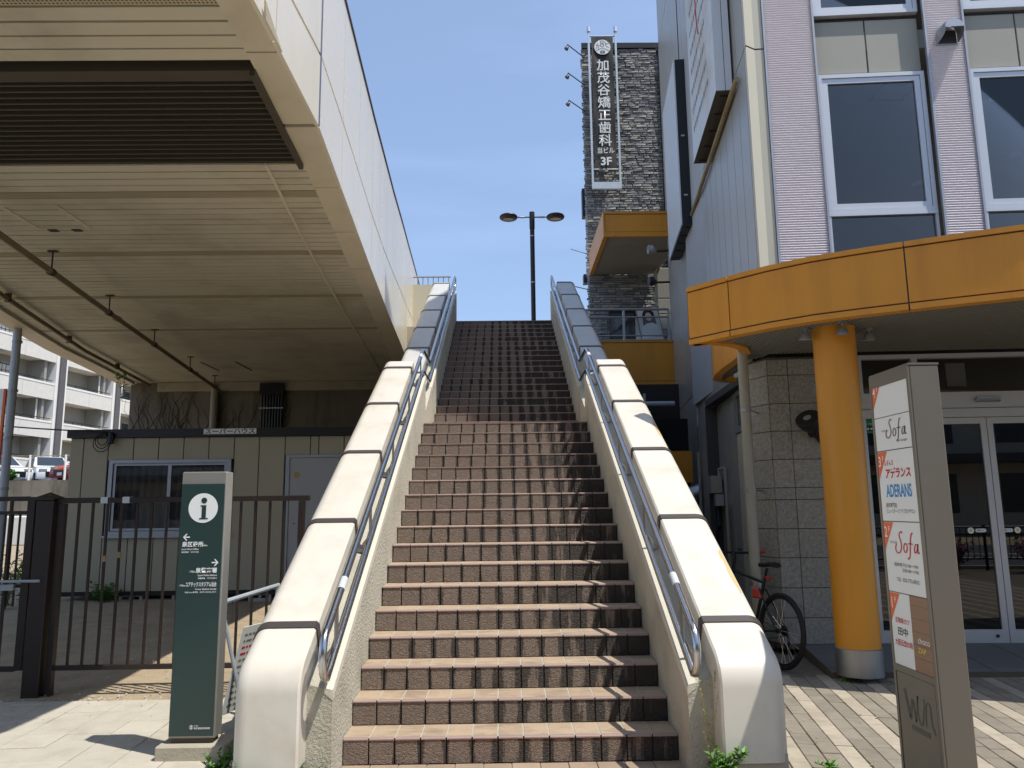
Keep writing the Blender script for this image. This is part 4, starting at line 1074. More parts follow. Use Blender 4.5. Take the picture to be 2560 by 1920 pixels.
strips = [(-.025, .571)]+[(1.973+k*PER, 2.42+k*PER) for k in range(4)]
ZA, ZB, ZC, ZD, ZE, ZF, ZG, ZH = 3.70, 4.997, 5.041, 6.884, 6.922, 7.643, 7.703, 9.64
for a, b in strips: corr(a, b, ZA, 10.63, 0.0)
UB('upper_cladding', 'corrugate', -.06, 8.0, .0, .1, 10.65, RT)
def window(X0, X1, z0, z1):
    f = .05; m = MB(); d0, d1 = .055, .13
    for a, b, c, d in ((X0, X1, z1-f, z1), (X0, X1, z0, z0+f), (X0, X0+f, z0+f, z1-f), (X1-f, X1, z0+f, z1-f)): m.box(a, b, d0, d1, c, d, mx=UO)
    o = m.build('window', 'frame_blue', sb_)
    s = .066; a0, a1, c0, c1 = X0+f+.005, X1-f-.005, z0+f+.005, z1-f-.005
    m = MB()
    for a, b, c, d in ((a0, a1, c1-s, c1), (a0, a1, c0, c0+s), (a0, a0+s, c0+s, c1-s), (a1-s, a1, c0+s, c1-s)): m.box(a, b, .068, .12, c, d, mx=UO)
    m.build('sash', 'frame_blue', o)
    UB('pane', 'pane', a0+s-.005, a1-s+.005, .090, .096, c0+s-.005, c1-s+.005, par=o)
for X0, X1 in bays:
    window(X0, X1, ZC, ZD)
    m = MB(); m.box(X0, X0+.033, .055, .13, ZA, ZB, mx=UO); m.box(X1-.033, X1, .055, .13, ZA, ZB, mx=UO); m.box(X0, X1, .05, .13, ZB+.002, ZC-.002, mx=UO)
    o = m.build('window', 'frame_blue', sb_)
    UB('pane', 'pane', X0+.033, X1-.033, .090, .096, ZA, ZB, par=o)
    mid = (X0+X1)/2
    for a, b in ((X0, mid-.009), (mid+.009, X1)): UB('spandrel_panel', 'panel_beige', a, b, .11, .15, ZE, ZF, .004)
    UB('spandrel_backing', 'trim_dark', X0, X1, .152, .17, ZD+.005, ZG-.01)
    window(X0, X1, ZG, ZH)
    UB('spandrel_panel', 'panel_beige', X0, X1, .11, .15, ZH+.03, 10.63)
# --- rooms behind the glass
m = MB()
for z0, z1 in ((7.25, 7.5), (3.42, 3.68), (10.1, 10.4)): m.box(-.1, 8.1, .14, 5.6, z0, z1, mx=UO)
m.build('floor_slab', 'ceiling_grey', sb_)
UB('inner_wall', 'ceiling_grey', -.1, 8.1, 5.6, 5.7, 3.0, 10.4); UB('inner_wall', 'ceiling_grey', -.16, -.1, .2, 5.6, 3.4, 10.4)
for X, Y in ((7.57, 13.17), (7.14, 10.2), (5.0, 12.6), (8.6, 12.0)):
    mx = wm(sb_).inverted() @ Matrix.Translation((X, Y, 7.249))
    dl = MB().lathe([(.075, -.004), (.10, -.004), (.10, 0), (.075, 0)], 18, mx).build('ceiling_light', 'sign_white', sb_, world=False)
    MB().lathe([(0, -.002), (.074, -.002), (.074, 0), (0, 0)], 18, mx).build('bulb', 'downlight', dl, world=False)
m = MB()
for a, b, c, d in ((5.30, 5.80, 9.78, 9.82), (5.30, 5.80, 10.22, 10.26), (5.30, 5.34, 9.82, 10.22), (5.76, 5.80, 9.82, 10.22)): m.box(a, b, c, d, 7.235, 7.249)
m.build('ceiling_hatch', 'trim_dark', sb_)
# --- corner and side wall of grey metal panels
SD = Vector((.1066, .9943, 0)); S0 = Vector((3.12, 9.05, 0)); SNrm = Vector((.9943, -.1066, 0))
def SP(s, o, z): p = S0+SD*s-SNrm*o; return (p.x, p.y, z)          # s along wall, o outwards (left)
def sbox(mb, s0, s1, o0, o1, z0, z1, mi=0):
    vs = [SP(s, o, z) for z in (z0, z1) for o in (o0, o1) for s in (s0, s1)]
    return mb.add(vs, [(0, 1, 3, 2), (4, 6, 7, 5), (0, 4, 5, 1), (2, 3, 7, 6), (0, 2, 6, 4), (1, 5, 7, 3)], mi)
def SB(name, m, par, *a): mb = MB(); sbox(mb, *a); return mb.build(name, m, par)
rows = [(0.0, 3.66), (3.67, 7.24), (7.25, 10.2), (10.21, 13.2), (13.21, RT)]
s = -.06
while s < 9.1:
    for i, (z0, z1) in enumerate(rows):
        if i == 0 and s < 1.85: continue
        SB('wall_panel', 'panel_grey', sb_, s+.009, min(s+.471, 9.25), -.03, 0.0, z0, z1-.010)
    s += .48
for z0, z1 in ((0, 2.50), (3.10, 3.65)): SB('wall_panel', 'panel_cream', sb_, -.06, 1.85, -.03, 0.0, z0, z1)
SB('wall_panel', 'panel_cream', sb_, -.06, .33, -.03, 0.0, 2.51, 3.09)
for a in ((-.05, 9.25, -.25, -.034, 0, 2.50), (-.05, 9.25, -.25, -.034, 3.10, RT), (1.90, 9.25, -.25, -.034, 2.50, 3.10)): SB('wall_core', 'trim_dark', sb_, *a)
for z0, z1 in rows[1:]:
    m = MB(); pts = [SP(-.065, -.002, 0)[:2], SP(-.16, -.004, 0)[:2], tuple(UO @ Vector((-.165, -.004, 0)))[:2], tuple(UO @ Vector((-.055, -.006, 0)))[:2]]
    vs = [(x, y, z) for z in (z0, z1-.010) for x, y in pts]; n = len(pts)
    m.add(vs, [(i, i+1, n+i+1, n+i) for i in range(n-1)], 0, False); m.build('corner_panel', 'panel_cream', sb_)
UB('corner_joint', 'trim_dark', -.054, -.050, -.006, .02, 3.6, RT)
# side window
wf = MB()
for a in ((.33, 1.88, -.06, .02, 2.51, 2.58), (.33, 1.88, -.06, .02, 3.02, 3.09), (.33, .40, -.06, .02, 2.58, 3.02), (1.81, 1.88, -.06, .02, 2.58, 3.02), (1.06, 1.13, -.05, .01, 2.58, 3.02)): sbox(wf, *a)
wo = wf.build('window', 'alu', sb_)
SB('pane', 'apt_glass', wo, .40, 1.81, -.03, -.02, 2.58, 3.02)
# return wall from the granite corner to the side wall
m = MB(); m.prism([(2.735, 8.465), (2.80, 8.45), (3.15, 8.98), (3.10, 9.02)], lambda p, q, t: (p, q, t), 0, 3.4); m.build('return_wall', 'panel_cream', sb_)
# --- heavy mass of the building so that it casts its shade
m = MB(); P3 = [UO @ Vector((-.1, 5.72, 0)), UO @ Vector((14, 5.72, 0)), Vector((17, 17.6, 0)), Vector(SP(9.2, -.3, 0)), Vector(SP(5.6, -.3, 0))]
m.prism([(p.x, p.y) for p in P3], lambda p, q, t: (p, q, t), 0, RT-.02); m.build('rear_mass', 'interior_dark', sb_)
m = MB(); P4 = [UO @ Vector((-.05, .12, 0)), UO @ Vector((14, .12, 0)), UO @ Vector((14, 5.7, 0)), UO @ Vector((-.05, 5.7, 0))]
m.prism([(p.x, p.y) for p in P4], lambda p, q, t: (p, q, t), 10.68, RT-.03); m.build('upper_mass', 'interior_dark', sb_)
UB('upper_cladding', 'panel_beige', 8.05, 14, 0, .1, 3.1, RT)
m = MB(); m.prism([(2.87, 8.2), (9, 7.8), (9.2, 8.6), (3.2, 9.05)], lambda p, q, t: (p, q, t), 3.25, 3.62); m.build('ledge_roof', 'trim_dark', sb_)
# --- granite base: individual tiles
gr = [.10, .36, .658, .961, 1.258, 1.559, 1.683, 1.98, 2.281, 2.576, 2.884, 3.06]
for z0, z1 in zip(gr, gr[1:]):
    for a, b in ((2.855, 3.065), (3.065, 3.44), (3.44, 3.795)): FB('granite_tile', 'granite', a+.004, b-.004, -.02, .02, z0+.004, z1-.004, .002)
    m = MB(); a, c = FW(2.848, -.012, 0), Vector((2.735, 8.46, 0)); d = (c-a).normalized(); nn = Vector((d.y, -d.x, 0))
    for i in range(1):
        p, q = a+d*.004, c
        m.add([(p.x, p.y, z0+.004), (q.x, q.y, z0+.004), (q.x, q.y, z1-.004), (p.x, p.y, z1-.004), (p.x+nn.x*.03, p.y+nn.y*.03, z0+.004), (q.x+nn.x*.03, q.y+nn.y*.03, z0+.004), (q.x+nn.x*.03, q.y+nn.y*.03, z1-.004), (p.x+nn.x*.03, p.y+nn.y*.03, z1-.004)],
              [(3, 2, 1, 0), (4, 5, 6, 7), (0, 1, 5, 4), (1, 2, 6, 5), (2, 3, 7, 6), (3, 0, 4, 7)])
    m.build('granite_tile', 'granite', sb_)
FB('granite_backing', 'granite_joint', 2.86, 3.79, -.012, .4, .05, 3.08)
m = MB(); m.prism([(2.862, 8.17), (2.75, 8.46), (2.95, 8.5), (3.0, 8.2)], lambda p, q, t: (p, q, t), .05, 3.08); m.build('granite_backing', 'granite_joint', sb_)
# --- entrance
FB('head_beam', 'door_alu', 3.80, 10, .02, .14, 2.50, 2.67)
FB('door_head', 'door_alu', 3.80, 10, .0, .14, 2.40, 2.492)
for a, b in ((3.80, 3.86), (4.385, 4.445), (6.1, 6.16), (7.8, 7.86)): FB('transom_post', 'door_alu', a, b, .02, .12, 2.671, 3.07)
FB('transom_rail', 'door_alu', 3.80, 10, .018, .12, 3.045, 3.09)
for a, b in ((3.86, 4.385), (4.445, 6.1), (6.16, 7.8), (7.86, 10)): FB('transom_pane', 'pane', a, b, .07, .076, 2.672, 3.044)
FB('sensor', 'steel_dull', 5.0, 5.245, -.035, .019, 2.555, 2.605, .01)
FB('wall_frame', 'door_alu', 3.80, 3.86, .02, .12, .08, 2.399); FB('wall_frame', 'door_alu', 4.06, 4.12, .02, .12, .08, 2.399)
fp = FB('fixed_pane', 'pane_dark', 3.861, 4.059, .06, .066, .12, 2.398)
FB('sill', 'door_alu', 3.86, 4.06, .02, .10, .08, .225)
gs = FB('door_notice', 'green_sign', 3.865, 3.985, .050, .056, 2.25, 2.48, par=fp)
FB('notice_band', 'navy', 3.865, 3.985, .047, .0495, 2.27, 2.325, par=gs)
for i in range(3): FB('notice_square', 'ink_white', 3.875+i*.035, 3.895+i*.035, .045, .0465, 2.285, 2.305, par=gs)
text('ドア取扱店', .018, 'ink_white', gs, FW(3.872, .049, 2.34), F.to_3x3() @ Vector((1, 0, 0)), (0, 0, 1))
for X0, X1 in ((4.125, 5.096), (5.103, 6.075), (6.082, 7.05)):
    m = MB()
    for a, b, c, d in ((X0, X0+.06, .10, 2.395), (X1-.06, X1, .10, 2.395), (X0+.06, X1-.06, .10, .232), (X0+.06, X1-.06, 2.33, 2.395)): m.box(fu(a), fu(b), .03, .075, c, d)
    dd = m.build('sliding_door', 'door_alu', sb_, world=False)
    FB('pane', 'pane_dark', X0+.055, X1-.055, .050, .056, .22, 2.34, par=dd)
    FB('lock', 'black_paint', X1-.13, X1-.10, .022, .0295, .155, .185, par=dd)
    yy = .0485; ax = F.to_3x3() @ Vector((1, 0, 0))
    xc = X0+.71 if X0 < 5 else X0+.2
    m = MB(); m.add([(fu(xc)+.032*math.cos(i*math.pi/10), yy, 1.22+.032*math.sin(i*math.pi/10)) for i in range(20)], [tuple(range(20))]); st_ = m.build('warning_sticker', 'ink_white', dd, world=False)
    m = MB(); m.add([(fu(xc)-.021, yy-.001, 1.207), (fu(xc)+.021, yy-.001, 1.207), (fu(xc), yy-.001, 1.244)], [(0, 1, 2)]); m.build('triangle', 'ink_yellow', st_, world=False)
    text('!', .026, 'ink_black', st_, FW(xc, yy-.002, 1.211), ax, (0, 0, 1), 'CENTER')
    x2 = xc+.10 if X0 < 5 else xc-.1
    m = MB(); pl = []
    for i in range(20):
        t = i*math.pi/10; pl.append((fu(x2)+(.035 if math.cos(t) >= 0 else -.035)+.019*math.cos(t), yy, 1.22+.019*math.sin(t)))
    m.add(pl, [tuple(range(20))]); st_ = m.build('door_sticker', 'ink_white', dd, world=False)
    text('自動 ドア', .017, 'ink_black', st_, FW(x2, yy-.0015, 1.214), ax, (0, 0, 1), 'CENTER', 1, .02)
FB('lobby_floor', 'granite_floor', 3.8, 10, .15, 4.3, .0, .1); FB('lobby_mat', 'interior_red', 4.1, 7, .25, 3.2, .1, .12)
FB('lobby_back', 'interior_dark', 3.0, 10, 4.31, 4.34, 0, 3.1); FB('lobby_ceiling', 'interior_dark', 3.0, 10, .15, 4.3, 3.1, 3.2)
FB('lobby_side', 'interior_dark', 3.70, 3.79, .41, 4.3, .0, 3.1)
FB('hanging_panel', 'sign_white', 4.9, 5.105, .35, .37, 2.78, 3.04)
# --- raised granite platform
m = MB(); pts = [(2.86, 7.05), (9, 6.80), (9, 8.3), (3.02, 8.28), (2.75, 8.47), (3.02, 8.2)]
m.add([(2.86, 7.045, .045), (9, 6.8, .045), (9.1, 7.78, .10), (3.03, 8.24, .10), (2.86, 7.045, -.05), (9, 6.8, -.05), (9.1, 7.78, -.05), (3.03, 8.24, -.05)],
      [(0, 1, 2, 3), (4, 7, 6, 5), (0, 4, 5, 1), (1, 5, 6, 2), (2, 6, 7, 3), (3, 7, 4, 0)])
plat = tag(m.build('entrance_platform', 'granite_joint'), kind='structure')
for i in range(13):
    for j in range(3):
        u0, u1 = i/13, (i+1)/13; v0, v1 = (0, .12, .56, 1)[j:j+2]
        def Q(u, v):
            a = Vector((2.86, 7.045, .045)).lerp(Vector((9, 6.8, .045)), u); b = Vector((3.03, 8.24, .10)).lerp(Vector((9.1, 7.78, .10)), u)
            return a.lerp(b, v)+Vector((0, 0, .004))
        e = .0012; q = [Q(u0+e, v0+.005), Q(u1-e, v0+.005), Q(u1-e, v1-.005), Q(u0+e, v1-.005)]
        m = MB(); m.add(q+[p-Vector((0, 0, .02)) for p in q], [(0, 1, 2, 3), (0, 4, 5, 1), (1, 5, 6, 2), (2, 6, 7, 3), (3, 7, 4, 0)]); m.build('platform_slab', 'granite_floor', plat)
m = MB(); m.box(1.7, 3.2, 7.2, 18, -.3, -.012); tag(m.build('alley_paving', 'brick_dark'), kind='structure')

# ================================================================== orange canopy over the entrance
cn_ = T('orange_canopy', 'curved orange canopy with ribbed metal soffit over the shop entrance', 'canopy', (3.1, 7.2, 3.1))
outer = [(9.2, 4.45), (7.2, 4.80), (5.9, 5.15), (4.9, 5.50), (4.111, 5.84), (3.76, 6.01), (3.394, 6.20), (3.06, 6.385), (2.746, 6.58), (2.45, 6.84), (2.177, 7.156), (2.02, 7.36), (1.873, 7.546)]
inner = [(1.93, 7.60), (2.10, 7.56), (2.27, 7.62), (2.43, 7.78), (2.54, 8.03), (2.57, 8.40), (2.58, 8.85), (2.62, 9.35), (2.71, 9.76), (2.86, 9.93), (3.02, 9.98)]
def offs(pl, o):
    out = []
    for i, p in enumerate(pl):
        a = Vector(pl[max(i-1, 0)]); b = Vector(pl[min(i+1, len(pl)-1)]); t = (b-a).normalized(); out.append((p[0]-t.y*o, p[1]+t.x*o))
    return out
def ribbon(pl, z0, z1, o0, o1, name, m, par=cn_):
    a, b = offs(pl, o0), offs(pl, o1); n = len(pl)
    vs = [(x, y, z) for l in (a, b) for z in (z0, z1) for x, y in l]
    fs = []
    for i in range(n-1):
        fs += [(i, i+1, n+i+1, n+i), (2*n+i+1, 2*n+i, 3*n+i, 3*n+i+1), (i+1, i, 2*n+i, 2*n+i+1), (n+i, n+i+1, 3*n+i+1, 3*n+i)]
    fs += [(0, n, 3*n, 2*n), (n-1, 3*n-1, 4*n-1, 2*n-1)]
    m_ = MB(); m_.add(vs, fs, 0, False); return m_.build(name, m, par)
# positive offset = to the left of travel; travelling right-to-left along the front the outside is on the left
segs = [outer[0:3], outer[2:7], outer[6:11], outer[10:13]]
for sg in segs:
    sg = list(sg); a, b = Vector(sg[0]), Vector(sg[1]); sg[0] = tuple(a+(b-a).normalized()*.006); a, b = Vector(sg[-1]), Vector(sg[-2]); sg[-1] = tuple(a+(b-a).normalized()*.006)
    ribbon(sg, 3.166, 3.634, .0, -.04, 'fascia_panel', 'orange'); ribbon(sg, 3.10, 3.150, .012, -.10, 'lower_band', 'orange'); ribbon(sg, 3.646, 3.69, .014, -.12, 'top_band', 'orange')
ribbon(outer, 3.12, 3.66, -.012, -.06, 'fascia_core', 'orange_line')
ribbon(inner, 3.16, 3.64, .0, -.04, 'inner_fascia', 'orange'); ribbon(inner, 3.10, 3.155, .006, -.10, 'inner_lower_band', 'orange'); ribbon(inner, 3.645, 3.69, .01, -.10, 'inner_top_band', 'orange')
# end face at the tip
m = MB(); m.add([(1.873, 7.546, 3.1), (1.93, 7.60, 3.1), (1.93, 7.60, 3.69), (1.873, 7.546, 3.69)], [(3, 2, 1, 0)]); m.build('tip_panel', 'orange', cn_)
# ribbed soffit cut to the plan of the canopy, and the roof above
plan = offs(outer, -.09)+offs(inner, -.09)+[(9.2, 8.3)]
def spans(xq):
    ys = []
    for (x1, y1), (x2, y2) in zip(plan, plan[1:]+plan[:1]):
        if (x1 <= xq) != (x2 <= xq): ys.append(y1+(y2-y1)*(xq-x1)/(x2-x1))
    ys.sort(); return list(zip(ys[::2], ys[1::2]))
m = MB(); pitch = .042; x = 1.95; k = 0
while x < 9.1:
    for a, b in spans(x+pitch/2):
        b = min(b, FY-.07*(x-FX)-.022) if x > 2.86 else b
        if x > 2.86 and b <= a: continue
        z = 3.118
        m.add([(x, a, z), (x+pitch*.5, a, z), (x+pitch*.5, a, z+.05), (x+pitch, a, z+.05), (x+pitch, a, z), (x, b, z), (x+pitch*.5, b, z), (x+pitch*.5, b, z+.05), (x+pitch, b, z+.05), (x+pitch, b, z)], [(5, 6, 1, 0), (6, 7, 2, 1), (7, 8, 3, 2), (8, 9, 4, 3)])
    x += pitch
m.build('ribbed_soffit', 'corr_soffit', cn_)
m = MB(); 
m.prism([(9.2, 4.6), (7.2, 4.95), (4.9, 5.65), (3.4, 6.35), (2.4, 7.05), (2.05, 7.5), (2.35, 7.55), (2.62, 8.0), (2.66, 8.35), (3.0, 8.12), (9.2, 7.7)], lambda p, q, t: (p, q, t), 3.2, 3.6); m.build('roof_deck', 'trim_dark', cn_)
col = T('round_column', 'thick round orange column with a steel sleeve at its foot', 'column', (3.08, 6.97, .05))
MB().lathe([(.187, .24), (.187, 3.125)], 40, Matrix.Translation((3.08, 6.97, 0))).build('shaft', 'orange', col)
MB().lathe([(.187, .0), (.196, .0), (.196, .225), (.187, .231)], 40, Matrix.Translation((3.08, 6.97, .045))).build('steel_sleeve', 'steel_dull', col)
for i, (x, y) in enumerate(((2.80, 6.92), (3.05, 6.70), (3.40, 6.95))):
    s = T('spotlight', ['small grey spotlight under the canopy, left of the column', 'small grey spotlight under the canopy, in front of the column', 'small grey spotlight under the canopy, right of the column'][i], 'spotlight', (x, y, 3.11), 0, 'canopy spotlights')
    MB().lathe([(.045, 0), (.045, -.02), (.012, -.022), (.012, -.05)], 14, Matrix.Translation((x, y, 3.12))).build('mount', 'steel_dull', s)
    MB().lathe([(.012, -.04), (.03, -.05), (.055, -.10), (.058, -.115), (.05, -.116), (.0, -.10)], 16, Matrix.Translation((x, y, 3.12)) @ Matrix.Rotation(rad(8), 4, 'X')).build('shade', 'alu', s)
# wall floodlight on the granite
fl_ = T('floodlight', 'round dark floodlight tilted upward on the granite wall', 'floodlight', tuple(FW(3.27, -.02, 2.22)))
MB().tube([FW(3.27, -.02, 2.24), FW(3.24, -.10, 2.25)], .035, 12).build('wall_mount', 'lamp_dark', fl_)
MB().tube([FW(3.35, -.10, 2.17), FW(3.26, -.16, 2.29)], [.045, .06], 14).build('body', 'lamp_dark', fl_)
ax_ = Vector((-.50, -.52, .69)).normalized(); q = ax_.to_track_quat('Z', 'Y').to_matrix().to_4x4()
MB().lathe([(.05, 0), (.10, .06), (.125, .13), (.125, .165), (.112, .167)], 22, Matrix.Translation(FW(3.24, -.16, 2.28)) @ q).build('lamp_head', 'lamp_dark', fl_)
MB().lathe([(0, .168), (.08, .166), (.112, .160)], 22, Matrix.Translation(FW(3.24, -.16, 2.28)) @ q).build('lens', 'lens', fl_)
# vent hood on the second corrugated strip
HU, HZ = 2.213, 7.32
vh = T('vent_hood', 'rounded metal vent hood on the corrugated strip', 'vent hood', tuple(UO @ Vector((HU, 0, 7.1))))
m = MB(); R_ = .124; prof = [(R_, -.13)]+[(R_*math.cos(math.pi*i/12), R_*math.sin(math.pi*i/12)) for i in range(13)]+[(-R_, -.13)]; k = len(prof)
vs = [UO @ Vector((HU+p, -.012, HZ+z)) for p, z in prof]
vs += [UO @ Vector((HU+p*.98, -.16, HZ+max(z, -.10)-.01)) for p, z in prof]
vs += [UO @ Vector((HU+p*.90, -.215, HZ+max(z*.86, -.05)-.02)) for p, z in prof]
m.add(vs, [(r*k+i, r*k+i+1, (r+1)*k+i+1, (r+1)*k+i) for r in range(2) for i in range(k-1)], 0, True)
m.add(vs[2*k:], [tuple(range(1, k-1))], 0); m.build('hood', 'alu', vh)
m = MB(); m.box(HU-R_-.012, HU+R_+.012, -.022, -.010, HZ-.148, HZ-.13, mx=UO); m.build('flange', 'alu', vh)
m = MB(); m.box(HU-R_+.01, HU+R_-.01, -.016, -.011, HZ-.13, HZ+.05, mx=UO); m.build('grille', 'trim_dark', vh)
# down pipe at the corner
dn = T('rain_pipe', 'cream round rain pipe at the granite corner of the shop building', 'pipe', (2.56, 8.05, 0))
MB().tube([(2.56, 8.05, -.02), (2.56, 8.05, 3.12)], .054, 18).build('pipe', 'pipe_grey', dn)
for z in (2.48, 1.64, .70):
    m = MB(); m.tube([(2.56, 8.05, z), (2.56, 8.05, z+.035)], .059, 18); m.tube([(2.61, 8.05, z+.017), (2.78, 8.32, z+.017)], .008, 6); m.build('bracket', 'steel_dull', dn)

# ================================================================== sign boxes on the side wall
s1 = T('wall_sign_box', 'faded white sign box high on the grey side wall, near the corner', 'sign box', SP(1.4, .1, 7.1))
SB('face', 'sign_worn', s1, .60, 2.84, .235, .25, 7.08, 11.2)
SB('casing', 'sign_face', s1, .60, 2.84, .03, .2349, 7.08, 11.2)
SB('underside', 'slat', s1, .60, 2.84, .03, .25, 7.065, 7.079)
m = MB(); sbox(m, .598, .5999, .12, .127, 7.06, 11.2); sbox(m, .6, 2.84, .12, .127, 7.062, 7.0645); m.build('seam', 'black_paint', s1)
for k in range(5): SB('clip', 'slat_dark', s1, .70+k*.5, .73+k*.5, .07, .18, 7.052, 7.0615)
fsn = MB()
def sv(s, z): return SP(s, .2515, z)
pts = []
for i in range(40):
    t = i/39; pts.append(Vector(SP(1.45+.45*math.sin(2.6*t+.2)*(.4+.6*t)+.12*t, .2525, 10.6-1.7*t+.25*math.sin(5*t))))
fsn.tube(pts, .012, 5); fsn.build('red_stroke', 'ink_red', s1)
rv = random.Random(8); m = MB()
for r in range(7):
    z = 7.5+r*.33; x = 1.1+rv.uniform(0, .2)
    while x < 2.6:
        l = rv.uniform(.05, .16); m.quad(sv(x, z), sv(x+l, z), sv(x+l, z+.10), sv(x, z+.10)); m.f[-1] = m.f[-1][::-1]; x += l+.05
m.build('faded_letters', 'ink_grey', s1, kind='stuff')
rb_ = MB(); rb_.tube([SP(.23, .05, 7.02), SP(4.7, .05, 6.90)], .035, 8); rb_.build('support_rail', 'rusty', s1)
s2 = T('wall_sign_box', 'white sign box with black sides further back on the grey side wall', 'sign box', SP(6, .1, 6.72))
SB('face', 'sign_face', s2, 4.73, 6.85, .225, .25, 6.72, 10.1)
SB('casing', 'black_paint', s2, 4.73, 6.85, .02, .2249, 6.72, 10.1)
for z in (7.3, 8.5):
    SB('catch', 'galv', s2, 4.724, 4.7295, .10, .17, z, z+.03)
for k in range(5): SB('clip', 'lamp_dark', s2, 4.85+k*.45, 4.88+k*.45, .06, .18, 6.71, 6.7195)
# lamps between sign and balcony on the side wall
for i, (s_, z) in enumerate(((8.95, 7.65), (9.1, 6.9))):
    c = Vector(SP(s_, .0, z)); t = T('wall_lamp', ['grey bullet lamp on the side wall under the upper orange canopy', 'dark lamp on a pale stem near the balcony pillar'][i], 'lamp', tuple(c), 0)
    a, b = Vector(SP(s_, 0, z)), Vector(SP(s_, .32, z))
    MB().tube([a, b], .03, 8).build('arm', 'lamp_dark', t)
    MB().tube([b, b+Vector((-.12, -.05, .02)), b+Vector((-.2, -.06, .02))], [.05, .12, .11], 14).build('lamp_head', 'lamp_dark' if i else 'alu', t)
# meters, pipes and a low vent on the side wall
gm = T('gas_meter', 'grey gas meter with pipes low on the dark side wall', 'gas meter', SP(3.2, .1, 1.6))
SB('meter_case', 'pipe_grey', gm, 3.1, 3.45, .03, .2, 1.70, 1.97); SB('meter_case', 'alu', gm, 3.0, 3.2, .03, .16, 1.50, 1.68)
MB().tube([SP(2.6, .06, 2.05), SP(2.6, .06, .5), SP(3.3, .06, .45)], .025, 8).build('pipe', 'pipe_grey', gm)
MB().tube([SP(2.9, .1, 1.95), SP(2.9, .1, 2.06), SP(2.6, .06, 2.06)], .022, 8).build('pipe', 'pipe_grey', gm)
MB().tube([SP(3.15, .1, 1.5), SP(3.0, .12, 1.2), SP(3.3, .12, .95), SP(3.9, .08, .9)], .03, 8).build('hose', 'black_paint', gm)
vh2 = T('wall_vent', 'rounded steel wall vent in the alley beside the gas meter', 'vent', SP(5.5, .1, 1.6))
MB().tube([SP(5.5, .02, 1.76), SP(5.5, .18, 1.73), SP(5.5, .2, 1.55)], [.16, .16, .17], 14).build('hood', 'steel_dull', vh2)
cdt = T('conduit', 'thin vertical conduit on the alley wall', 'conduit', SP(5.35, .05, .0)); MB().tube([SP(5.35, .05, .0), SP(5.35, .05, 2.5)], .03, 8).build('pipe', 'pipe_grey', cdt)
lc = T('alley_lintel', 'low orange lintel over a dark doorway at the end of the alley', 'lintel', (3.0, 14.6, 0))
B('lintel', 'orange', lc, 1.75, 3.62, 14.8, 15.0, 1.95, 2.55); B('doorway', 'dark_gap', lc, 1.75, 3.62, 15.02, 15.1, 0, 3.2)

# ================================================================== stone clad building with banner, balconies
YS = 21.3
sg_ = T('stone_building', 'tall building clad in rough grey stone behind the stairs', 'building', (3.6, YS, 0))
m = MB(); m.prism([(2.50, YS), (8, YS), (8, YS+8), (3.75, YS+8)], lambda p, q, t: (p, q, t), 0, 15.15); m.build('wall_core', 'mortar', sg_)
m = MB(); m.prism([(2.45, YS-.06), (8, YS-.06), (8, YS+8), (3.7, YS+8)], lambda p, q, t: (p, q, t), 15.152, 15.32); m.build('parapet_flashing', 'black_paint', sg_)
B('corner_trim', 'trim_dark', sg_, 4.76, 4.86, YS-.10, YS-.001, 5.4, 15.14)
rv = random.Random(2); stones = []
z = 5.40; r = 0
while z < 15.1:
    h = rv.uniform(.058, .088); x = 2.46-rv.uniform(0, .05)
    while x < 4.75:
        w_ = rv.uniform(.13, .36); x2 = min(x+w_, 4.755)
        if x2-x > .05: stones.append((x, x2, z, min(z+h-.008, 15.14), rv.uniform(.012, .045), rv.randrange(10)))
        x = x2+.008
    z += h
kept = 0; rest = MB()
def vis(s): return not (2.7 < s[0] and s[1] < 3.45 and s[2] > 10.8) and not (s[0] > 2.9 and s[2] < 8.4 and s[2] > 7.9)
order = [i for i, s in enumerate(stones) if vis(s)]; order.sort(key=lambda i: -(stones[i][1]-stones[i][0])*(stones[i][3]-stones[i][2]))
chosen = set(order[:290])
for i, (a, b, c, d, dep, mi) in enumerate(stones):
    m = MB() if i in chosen else rest
    mi_ = 0 if mi < 5 else (1 if mi < 8 else 2); k = rv.uniform(.006, .02); dd = dep-rv.uniform(-.015, .015)
    y0 = YS+.002
    m.add([(a, y0, c), (b, y0, c), (b, y0, d), (a, y0, d), (a+k, y0-dep, c+k*.6), (b-k, y0-dd, c+k*.5), (b-k, y0-dep*.9, d-k*.5), (a+k, y0-dd*.95, d-k*.6)],
          [(0, 1, 5, 4), (1, 2, 6, 5), (2, 3, 7, 6), (3, 0, 4, 7), (4, 5, 6, 7)], 0 if i in chosen else mi_)
    if i in chosen: m.build('stone', ['stone_a', 'stone_b', 'stone_c'][mi_], sg_)
rest.build('stone_field', ['stone_a', 'stone_b', 'stone_c'], sg_, kind='stuff')
bn_ = T('banner_sign', 'tall dark banner with white characters in a pale steel frame on the stone wall', 'banner', (3.05, YS-.3, 10.7))
yb = YS-.32
for x in (2.62, 3.42): B('frame_post', 'banner_frame', bn_, x, x+.055, yb-.03, yb+.03, 10.72, 15.5)
B('frame_base', 'banner_frame', bn_, 2.62, 3.475, yb-.04, yb+.04, 10.55, 10.75)
for z in (15.36, 11.15): MB().tube([(2.67, yb, z), (3.42, yb, z)], .018, 8).build('cross_bar', 'alu', bn_)
for x in (2.647, 3.447):
    MB().lathe([(0, .18), (.05, .16), (.055, 0), (0, -.02)], 12, Matrix.Translation((x, yb, 15.5))).build('post_cap', 'banner_frame', bn_)
    for z in (11.4, 13.2, 15.1): B('standoff', 'banner_frame', bn_, x-.02, x+.02, yb+.031, YS-.01, z, z+.05)
